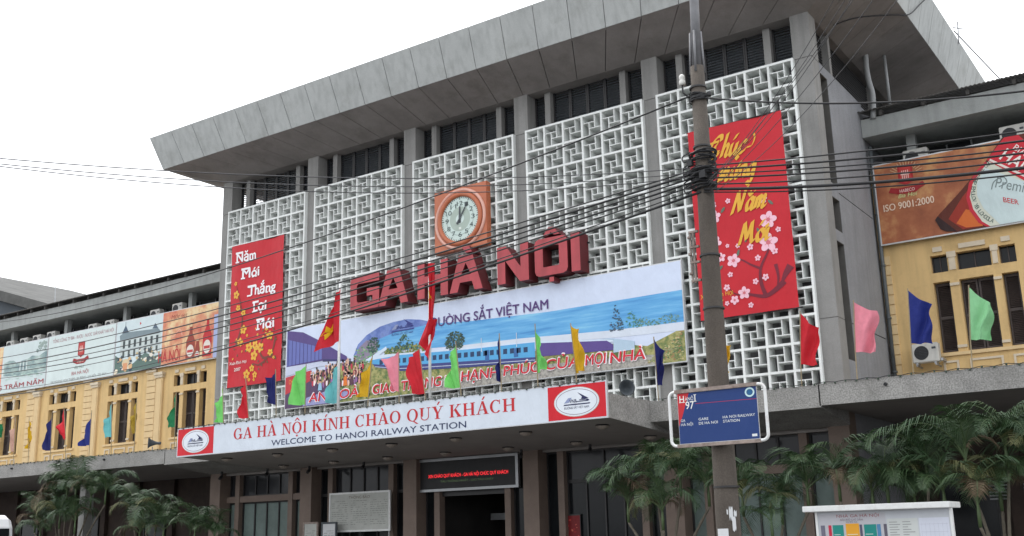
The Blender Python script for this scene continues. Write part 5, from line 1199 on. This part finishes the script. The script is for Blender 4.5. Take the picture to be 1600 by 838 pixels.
for a in ((.02, .11, 6.45, 6.56), (-.15, -.08, 6.66, 6.74)): part('junction_box', 'black', up_, lambda mb: mb.box(PX+a[0], PX+a[1], PY-.20, PY-.13, a[2], a[3]))
def insul(mb):
    mb.tube([(PX-.10, PY, 7.72), (PX-.22, PY-.02, 7.86), (PX-.22, PY-.02, 7.98)], .014, 6, 1)
    mb.lathe((PX-.22, PY-.02, 7.97), [(.03, 0), (.045, .02), (.045, .07), (.032, .09), (.045, .11), (.04, .15), (.02, .17)], 14, 0)
    mb.tube([(PX+.10, PY-.02, 7.72), (PX+.2, PY-.05, 7.70)], .014, 6, 1); mb.lathe((PX+.2, PY-.05, 7.68), [(.025, 0), (.03, .02), (.03, .06), (.015, .08)], 12, 1)
part('insulator', ['ceramic', 'black'], up_, insul, smooth=True)
part('rack', 'rust', up_, lambda mb: (mb.tube([(PX-.20, PY-.05, 5.0), (PX-.20, PY-.05, 5.75)], .016, 6), mb.tube([(PX-.245, PY-.05, 5.0), (PX-.245, PY-.05, 5.75)], .012, 6), *[mb.box(PX-.26, PX-.12, PY-.07, PY-.03, z, z+.03) for z in (5.02, 5.28, 5.50, 5.72)], *[mb.lathe((PX-.25, PY-.07, z), [(.03, 0), (.03, .03)], 8) for z in (5.12, 5.4, 5.64)]))
def paper(mb):
    r = random.Random(8)
    def patch(a0, a1, z0, z1, jag):
        n = 8; vs = []
        for i in range(n+1):
            q = a0+(a1-a0)*i/n; dz = jag*r.uniform(-1, 1)
            for z in (z0+dz, z1+jag*r.uniform(-1, 1)): vs.append((PX+167e-3*math.cos(q), PY+167e-3*math.sin(q), z))
        mb.add(vs, [(2*i, 2*i+2, 2*i+3, 2*i+1) for i in range(n)])
    patch(R(236), R(292), 1.50, 1.68, .0); patch(R(312), R(330), 1.66, 1.82, .03); patch(R(300), R(318), 1.80, 1.93, .04); patch(R(322), R(338), 1.84, 1.90, .02); patch(R(290), R(296), 1.86, 1.92, .01)
part('pasted_paper', 'paper_w', up_, paper)

ss = thing('street_sign', 'blue station name plate in a rounded white tube frame on the pole', 'sign', (26.3, -14.05, 2.77))
SX0, SX1, SZ0, SZ1, SY = 25.61, 26.97, 2.765, 3.485, -14.07
def tubeframe(mb):
    rr = .075; pts = []
    for cx, cz, a0 in ((SX1-rr, SZ1-rr, 0), (SX0+rr, SZ1-rr, 90), (SX0+rr, SZ0+rr, 180), (SX1-rr, SZ0+rr, 270)):
        for i in range(7): q = R(a0+i*15); pts.append((cx+rr*math.cos(q), SY, cz+rr*math.sin(q)))
    pts.append(pts[0]); mb.tube(pts, .021, 10, 0, False)
part('tube_frame', 'white_metal', ss, tubeframe, smooth=True)
part('rail', 'rust', ss, lambda mb: mb.box(25.70, 26.87, SY-.026, SY+.028, SZ1-.022, SZ1+.026)); part('rail', 'rust', ss, lambda mb: mb.box(25.70, 26.87, SY-.024, SY+.026, SZ0-.026, SZ0+.018))
part('fixing', 'rust', ss, lambda mb: (mb.box(PX-.17, PX+.17, SY+.03, PY-.15, SZ1-.05, SZ1), mb.box(PX-.17, PX+.17, SY+.03, PY-.15, SZ0, SZ0+.05)))
part('plate', 'alu', ss, lambda mb: mb.box(25.73, 26.86, SY-.004, SY+.008, SZ0+.02, SZ1-.02))
Art.STEP = .0008
a = Art(25.735, SY-.006, SZ0+.025); WS, HS = 1.12, .67
a.sheet(WS, HS, (34, 62, 118)); a.rect(0, 0, WS, HS, (34, 60, 116), .5)
a.poly([(.0, .23), (.0, HS), (.17, HS), (.06, .37)], (190, 42, 50), 1)
serif_c = (228, 228, 222)
a.text('H', .03, .095, .55, .085, serif_c, 2, bold=.02); a.text('ÀNỘ', .108, .232, .568, .045, serif_c, 2); a.text('I', .25, .262, .55, .085, serif_c, 2, bold=.02)
a.text('97', .115, .235, .455, .10, serif_c, 2, bold=.02)
for q0, q1, z in ((.02, .105, .545), (.236, .276, .545), (.236, .276, .632)): a.rect(q0, z, q1, z+.008, serif_c, 2.3)
a.poly([(.26, .515), (WS, .505), (WS, .511), (.26, .521)], (176, 44, 70), 1.5)
a.ring(1.03, .60, .066, .062, .022, (190, 220, 222), 2, 30); a.ell(1.03, .60, .035, .035, (40, 96, 140), 1.8, 20)
for body, u0, u1, z in (('GA', .03, .095, .29), ('HÀ NỘI', .03, .205, .235), ('GARE', .29, .43, .29), ('DE HA NOI', .29, .56, .235), ('HA NOI RAILWAY', .635, 1.08, .29), ('STATION', .635, .865, .235)):
    a.text(body, u0, u1, z, .034, (222, 226, 226), 2, bold=.006)
a.rect(1.02, .03, 1.09, .062, (216, 220, 220), 1.5)
a.finish('lettering', ss)
Art.STEP = .0022

# ------------------------------------------------------------------ information kiosk
KX, KY = 25.61, -9.27
kk = thing('information_kiosk', 'white flat roofed information board with coloured panels in front of the palms', 'information board', (26.8, -9.1, 0))
part('roof', 'white_metal', kk, lambda mb: mb.box(KX, KX+2.37, KY, KY+.75, 1.925, 2.02), bevel=.008)
part('post', 'white_metal', kk, lambda mb: mb.box(KX+.16, KX+.20, KY+.14, KY+.22, 0, 1.923)); part('post', 'white_metal', kk, lambda mb: mb.box(KX+2.32, KX+2.36, KY+.14, KY+.22, 0, 1.923))
part('panel', 'paper_w', kk, lambda mb: mb.box(KX+.2, KX+2.32, KY+.16, KY+.20, .8, 1.92))
a = Art(KX+.2, KY+.157, .8)
a.sheet(2.12, 1.12, (190, 194, 200)); a.rect(.02, .2, 1.12, 1.08, (184, 184, 190), .5); a.rect(1.14, .05, 1.62, .98, (198, 202, 200), .5); a.rect(1.64, .05, 2.10, .98, (206, 210, 222), .5)
a.text('NHÀ GA HÀ NỘI', .32, 1.02, 1.02, .045, (150, 86, 90), 2); a.text('BẢN ĐỒ CHỈ DẪN', .38, .75, .965, .03, (120, 100, 110), 2)
for u0, u1, c in ((.04, .11, (110, 108, 124)), (.17, .22, (190, 44, 70)), (.24, .42, (34, 134, 126)), (.46, .68, (224, 160, 48)), (.69, .73, (86, 84, 104)), (.76, .96, (34, 134, 126)), (.97, 1.03, (80, 130, 170)), (1.08, 1.13, (96, 92, 104))):
    a.rect(u0, .2, u1, .90+(.0 if c[0] < 200 else .02), c, 2)
a.text('SƠ ĐỒ GA', .47, .66, .935, .02, (90, 80, 90), 2)
r = random.Random(9)
for u0, u1 in ((.26, .40), (.48, .66), (.78, .92)):
    for k in range(6): a.rect(u0, .74-k*.045, u0+(u1-u0)*r.uniform(.5, 1), .75-k*.045, (200, 214, 206), 3)
for u0, u1 in ((1.17, 1.35), (1.38, 1.58)):
    for k in range(20): a.rect(u0, .92-k*.04, u0+(u1-u0)*r.uniform(.4, 1), .931-k*.04, (140, 142, 142), 2)
for k in range(7): a.rect(1.67+k*.065, .1, 1.672+k*.065, .9, (170, 172, 186), 2)
for k in range(6): a.rect(1.66, .88-k*.12, 2.08, .883-k*.12, (170, 172, 186), 2.3)
a.finish('poster', kk)

# ------------------------------------------------------------------ cables
def cable(label, p0, p1, sag, r_, group, m='cable', n=28, name='overhead_cable'):
    p0, p1 = Vector(p0), Vector(p1); pts = []
    for i in range(n+1):
        q = i/n; p = p0.lerp(p1, q); p.z -= 4*sag*q*(1-q); pts.append(p)
    mb = MB(); mb.tube(pts, r_, 6); tag(mb.build(name, m, smooth=True), label, 'cable', group)
cable('black cable of the bundle sagging from the pole down to the far left', (26.25, -13.92, 6.62), (-13.22, -2.99, 9.41), 0.35, 0.0119, 'cables of the left bundle', 'cable', name='overhead_cable')
cable('black cable of the bundle sagging from the pole down to the far left', (26.25, -13.92, 6.57), (-13.27, -2.94, 9.12), 0.41, 0.0172, 'cables of the left bundle', 'cable', name='overhead_cable')
cable('black cable of the bundle sagging from the pole down to the far left', (26.24, -13.92, 6.51), (-13.29, -2.91, 8.98), 0.47, 0.0119, 'cables of the left bundle', 'cable', name='overhead_cable')
cable('black cable of the bundle sagging from the pole down to the far left', (26.24, -13.92, 6.45), (-13.31, -2.88, 8.85), 0.53, 0.0149, 'cables of the left bundle', 'cable', name='overhead_cable')
cable('black cable of the bundle sagging from the pole down to the far left', (26.23, -13.92, 6.39), (-13.34, -2.85, 8.69), 0.59, 0.0107, 'cables of the left bundle', 'cable', name='overhead_cable')
cable('black cable of the bundle sagging from the pole down to the far left', (26.22, -13.92, 6.27), (-13.45, -2.71, 7.97), 0.65, 0.0181, 'cables of the left bundle', 'cable', name='overhead_cable')
cable('black cable of the bundle sagging from the pole down to the far left', (26.23, -13.92, 6.33), (-13.41, -2.77, 8.26), 0.71, 0.0086, 'cables of the left bundle', 'cable', name='overhead_cable')
cable('black cable from the insulator at the pole top descending across the clock to the left', (26.16, -13.90, 7.74), (-12.95, -3.31, 11.04), 0.75, 0.0128, 'single cables from the pole top', 'cable', name='overhead_cable')
cable('faint thin grey wire running almost level across the lattice', (26.23, -13.92, 6.63), (20.96, -21.68, 5.79), 0.22, 0.0062, 'faint level wires', 'cable_grey', name='overhead_cable')
cable('faint thin grey wire running almost level across the lattice', (26.23, -13.92, 6.56), (20.66, -21.52, 5.85), 0.27, 0.0062, 'faint level wires', 'cable_grey', name='overhead_cable')
cable('faint thin grey wire running almost level across the lattice', (26.22, -13.92, 6.50), (20.37, -21.38, 5.94), 0.32, 0.0062, 'faint level wires', 'cable_grey', name='overhead_cable')
cable('black cable of the bundle running past the orange board', (26.29, -13.92, 6.64), (33.96, -14.24, 5.88), 0.12, 0.0107, 'cables of the right bundle', 'cable', name='overhead_cable')
cable('black cable of the bundle running past the orange board', (26.29, -13.92, 6.58), (33.94, -14.24, 5.75), 0.14, 0.0139, 'cables of the right bundle', 'cable', name='overhead_cable')
cable('black cable of the bundle running past the orange board', (26.28, -13.92, 6.52), (33.93, -14.24, 5.67), 0.16, 0.0096, 'cables of the right bundle', 'cable', name='overhead_cable')
cable('black cable of the bundle running past the orange board', (26.28, -13.92, 6.46), (33.93, -14.24, 5.65), 0.18, 0.0128, 'cables of the right bundle', 'cable', name='overhead_cable')
cable('black cable of the bundle running past the orange board', (26.27, -13.92, 6.37), (33.92, -14.24, 5.61), 0.20, 0.0107, 'cables of the right bundle', 'cable', name='overhead_cable')
cable('black cable of the bundle running past the orange board', (26.27, -13.92, 6.30), (33.90, -14.24, 5.53), 0.22, 0.0214, 'cables of the right bundle', 'cable', name='overhead_cable')
cable('black cable of the bundle running past the orange board', (26.26, -13.92, 6.26), (33.89, -14.24, 5.47), 0.24, 0.0096, 'cables of the right bundle', 'cable', name='overhead_cable')
cable('black cable from the pole top running right in front of the roof corner', (26.38, -13.90, 7.65), (34.08, -14.26, 6.46), 0.42, 0.0128, 'single cables from the pole top', 'cable', name='overhead_cable')
cable('thin dark wire rising steeply from the pole past the hall corner', (26.31, -13.92, 6.33), (30.55, -18.11, 7.29), 0.12, 0.0042, 'steep thin wires right of the pole', 'cable_grey', name='overhead_cable')
cable('thin dark wire rising steeply from the pole past the hall corner', (26.32, -13.92, 6.29), (30.41, -18.21, 7.29), 0.17, 0.0042, 'steep thin wires right of the pole', 'cable_grey', name='overhead_cable')
cable('thin dark wire rising steeply from the pole past the hall corner', (26.34, -13.92, 6.24), (30.69, -18.02, 7.29), 0.22, 0.0042, 'steep thin wires right of the pole', 'cable_grey', name='overhead_cable')
cable('thin dark wire rising steeply from the pole past the hall corner', (26.30, -13.92, 6.38), (30.21, -18.33, 7.24), 0.27, 0.0042, 'steep thin wires right of the pole', 'cable_grey', name='overhead_cable')
cable('thin dark wire rising steeply from the pole past the hall corner', (26.36, -13.92, 6.20), (30.88, -17.89, 7.28), 0.32, 0.0042, 'steep thin wires right of the pole', 'cable_grey', name='overhead_cable')
cable('thin dark wire rising steeply from the pole past the hall corner', (26.33, -13.92, 6.43), (30.50, -18.19, 7.46), 0.37, 0.0042, 'steep thin wires right of the pole', 'cable_grey', name='overhead_cable')

# ------------------------------------------------------------------ palms
Rn = random.Random(11)
def make_frond(seed, L, droop, leaf):
    r = random.Random(seed); mb = MB(); N = 22
    P = []; ang = R(76); x = z = 0; st = L/N
    for i in range(N+1):
        P.append(Vector((x, 0, z))); ang -= droop/N*(.5+1.0*i/N); x += st*math.cos(ang); z += st*math.sin(ang)
    mb.tube(P, [.016*(1-i/(N+1))+.003 for i in range(N+1)], 5, 1)
    n = 33
    for s_ in (-1, 1):
        for i in range(n):
            q = .16+.83*i/(n-1); k = q*N; i0 = min(int(k), N-1); p = P[i0].lerp(P[i0+1], k-i0); d = (P[min(i0+1, N)]-P[max(i0-1, 0)]).normalized()
            ln = L*.40*math.sin(math.pi*min(1, .22+q*.78))**.7*r.uniform(.85, 1.1)+.05
            side = Vector((0, s_, 0)); out = (d*(.35+.55*q)+side*.9+Vector((0, 0, .25))).normalized()
            w_ = .0125*r.uniform(.8, 1.2); wv = d*w_
            m1 = p+out*ln*.5; tip = p+out*ln+Vector((0, 0, -ln*r.uniform(.2, .75)))
            mb.add([p-wv*.5, p+wv*.5, m1+wv, m1-wv, tip], [(0, 1, 2, 3), (3, 2, 4)], 0)
    me_o = mb.build('frond', [leaf, 'shaft'], None); me = me_o.data; bpy.data.objects.remove(me_o)
    return me
FR = {'A': [make_frond(k, 1.45+.15*(k % 3), R(120+14*(k % 4)), 'leafA') for k in range(4)], 'B': [make_frond(20+k, 1.45, R(115+18*k), 'leafB') for k in range(3)], 'C': [make_frond(40, 1.3, R(165), 'leafC')], 'D': [make_frond(41, 1.2, R(190), 'leafD')]}
def palm(label, x, y, stems, group='potted palms before the canopy'):
    t_ = thing('palm_tree', label, 'palm', (x, y, 0), group)
    part('planter', ['planter', 'soil'], t_, lambda mb: (mb.box(x-.5, x+.5, y-.5, y+.5, 0, .42), mb.box(x-.43, x+.43, y-.43, y+.43, .42, .44, 1)), bevel=.0)
    for (dx, dy, h, s, nf) in stems:
        bx_, by_ = x+dx*.25, y+dy*.25; tx, ty = x+dx, y+dy
        pts = catmull([(bx_, by_, .42), (bx_+(tx-bx_)*.35, by_+(ty-by_)*.35, .42+(h-.42)*.5), (tx, ty, h)], 7)
        def stm(mb):
            mb.tube(pts, [.036+.006*(i % 2)-.010*i/len(pts) for i in range(len(pts))], 9, 0)
            mb.tube([pts[-1], pts[-1]+Vector((0, 0, .25)), pts[-1]+Vector((0, 0, .5))], [.034, .038, .016], 8, 1)
        part('stem', ['trunk', 'shaft'], t_, stm, smooth=True)
        a0 = Rn.random()*6.28
        for k in range(nf):
            kind = Rn.choices('ABCD', (5, 4, .8, .45))[0]; me = Rn.choice(FR[kind])
            o = bpy.data.objects.new('frond', me); COL.objects.link(o); o.parent = t_
            tl = Rn.uniform(-.38, .50) if k > 1 else Rn.uniform(-.55, -.3)
            o.location = (tx-x, ty-y, h+.42)
            o.rotation_euler = (Rn.uniform(-.15, .15), tl, a0+k*2.399+Rn.uniform(-.3, .3)); q = s*.93*Rn.uniform(.78, 1.15); o.scale = (q, q, q)
    return t_
palm('tall broad palm clump at the far left in front of the left wing', -4.2, -3.4, [(-1.9, 0, 2.2, 1.0, 8), (-1.2, .3, 2.9, 1.0, 9), (-.35, .2, 3.25, 1.05, 9), (.5, 0, 3.3, 1.1, 9), (1.3, .1, 3.0, 1.0, 9), (2.0, .2, 3.1, 1.0, 8), (.1, -.3, 2.3, .95, 8), (-.9, -.4, 1.8, .9, 7), (1.2, -.4, 2.1, .9, 7)])
palm('medium palm between the tall clump and the low palm', .4, -3.4, [(-.6, 0, 2.3, 1.0, 9), (.45, .1, 2.1, 1.0, 9), (.0, -.2, 1.6, .9, 7), (1.0, 0, 1.7, .85, 7)])
palm('low palm before the green curtained windows', 3.3, -3.4, [(-.3, 0, 1.6, .9, 8), (.45, .2, 1.4, .85, 7)])
palm('palm clump behind the utility pole under the blue street sign', 20.5, -4.2, [(-.95, 0, 1.9, 1.0, 8), (-.2, .1, 2.4, 1.0, 9), (.45, 0, 2.45, 1.0, 9), (1.1, .1, 2.2, .9, 8), (.1, -.3, 1.7, .9, 7)])
palm('palm clump left of the white information board roof', 23.1, -4.2, [(-.65, 0, 1.95, .95, 8), (.2, .1, 1.75, .9, 8), (.85, 0, 2.05, .95, 8), (.1, -.3, 1.4, .8, 6)])
palm('slim palm rising behind the left end of the information board', 24.95, -4.2, [(-.3, 0, 2.2, .95, 8), (.35, .1, 1.95, .9, 8)])
palm('palm rising behind the middle of the information board', 26.2, -4.2, [(-.55, 0, 2.1, 1.0, 9), (.25, .1, 2.4, 1.0, 9), (-.1, .3, 1.8, .85, 8), (.6, -.2, 1.9, .9, 7)])
palm('tallest palm clump right of the information board', 27.75, -4.2, [(-.5, 0, 2.5, 1.05, 9), (.25, .1, 2.7, 1.05, 9), (.75, .2, 2.3, 1.0, 9), (.0, .3, 1.9, .95, 8), (-.3, -.4, 1.6, .9, 7)])
palm('palm at the picture edge beyond the tallest clump', 29.6, -3.8, [(-.6, 0, 2.2, 1.0, 9), (.3, .1, 2.5, 1.0, 8), (-.4, -.3, 1.8, .9, 7)])

# ------------------------------------------------------------------ van at the edge of the picture
vn = thing('minibus', 'white rounded minibus corner at the lower left edge', 'minibus', (-4.7, -7.3, 0))
def vbody(mb):
    x0, x1, y0, y1 = -7.75, -2.37, -8.2, -6.4
    secs = []
    for y, ins in ((y0+.0, .22), (y0+.05, .10), (y0+.18, .0), (y1-.18, .0), (y1-.05, .10), (y1, .22)):
        pr = [(x0+.05+ins*.5, .35), (x1-.05-ins*.3, .35), (x1-ins*.5, .7), (x1-.03-ins*.5, 1.6), (x1-.10-ins*.6, 2.35-ins*.2), (x1-.22-ins*.6, 2.62-ins*.6), (x1-.45-ins*.6, 2.74-ins), (x0+1.0, 2.76-ins), (x0+.6, 2.5-ins*.4), (x0+.05+ins*.5, 1.5), (x0+ins*.5, .8)]
        secs.append([(a, y, b) for a, b in pr])
    n = len(secs[0]); vs = [p for q in secs for p in q]
    fs = [(i*n+k, i*n+(k+1) % n, (i+1)*n+(k+1) % n, (i+1)*n+k) for i in range(len(secs)-1) for k in range(n)]+[tuple(range(n))[::-1], tuple((len(secs)-1)*n+k for k in range(n))]
    mb.add(vs, fs)
part('body', 'van', vn, vbody, smooth=False, bevel=.02)
for a, b in ((-6.4, -5.3), (-5.2, -4.1), (-4.0, -2.72)):
    w_ = part('side_window', 'glass_dark', vn, lambda mb: (mb.box(a, b, -8.215, -8.195, 1.45, 2.25)))
part('rear_window', 'glass_dark', vn, lambda mb: mb.hexa([(-2.45, -8.0, 1.6), (-2.37, -8.0, 1.6), (-2.37, -6.6, 1.6), (-2.45, -6.6, 1.6), (-2.53, -8.0, 2.3), (-2.44, -8.0, 2.3), (-2.44, -6.6, 2.3), (-2.53, -6.6, 2.3)]))
for x in (-6.75, -3.45):
    for y in (-8.18, -6.6):
        w_ = part('wheel', 'black', vn, lambda mb: mb.lathe((x, y, .34), [(.20, 0), (.34, .03), (.34, .17), (.20, .2)], 24, 0, 'y'))
        part('rim', 'metal', w_, lambda mb: mb.lathe((x, y+(.01 if y < -7 else -.01), .34), [(.18, -.005), (.19, 0), (.19, .18), (.18, .205)], 18, 0, 'y'))
part('tail_lamp', 'red_sign', vn, lambda mb: mb.box(-2.45, -2.355, -8.12, -8.0, .9, 1.35))
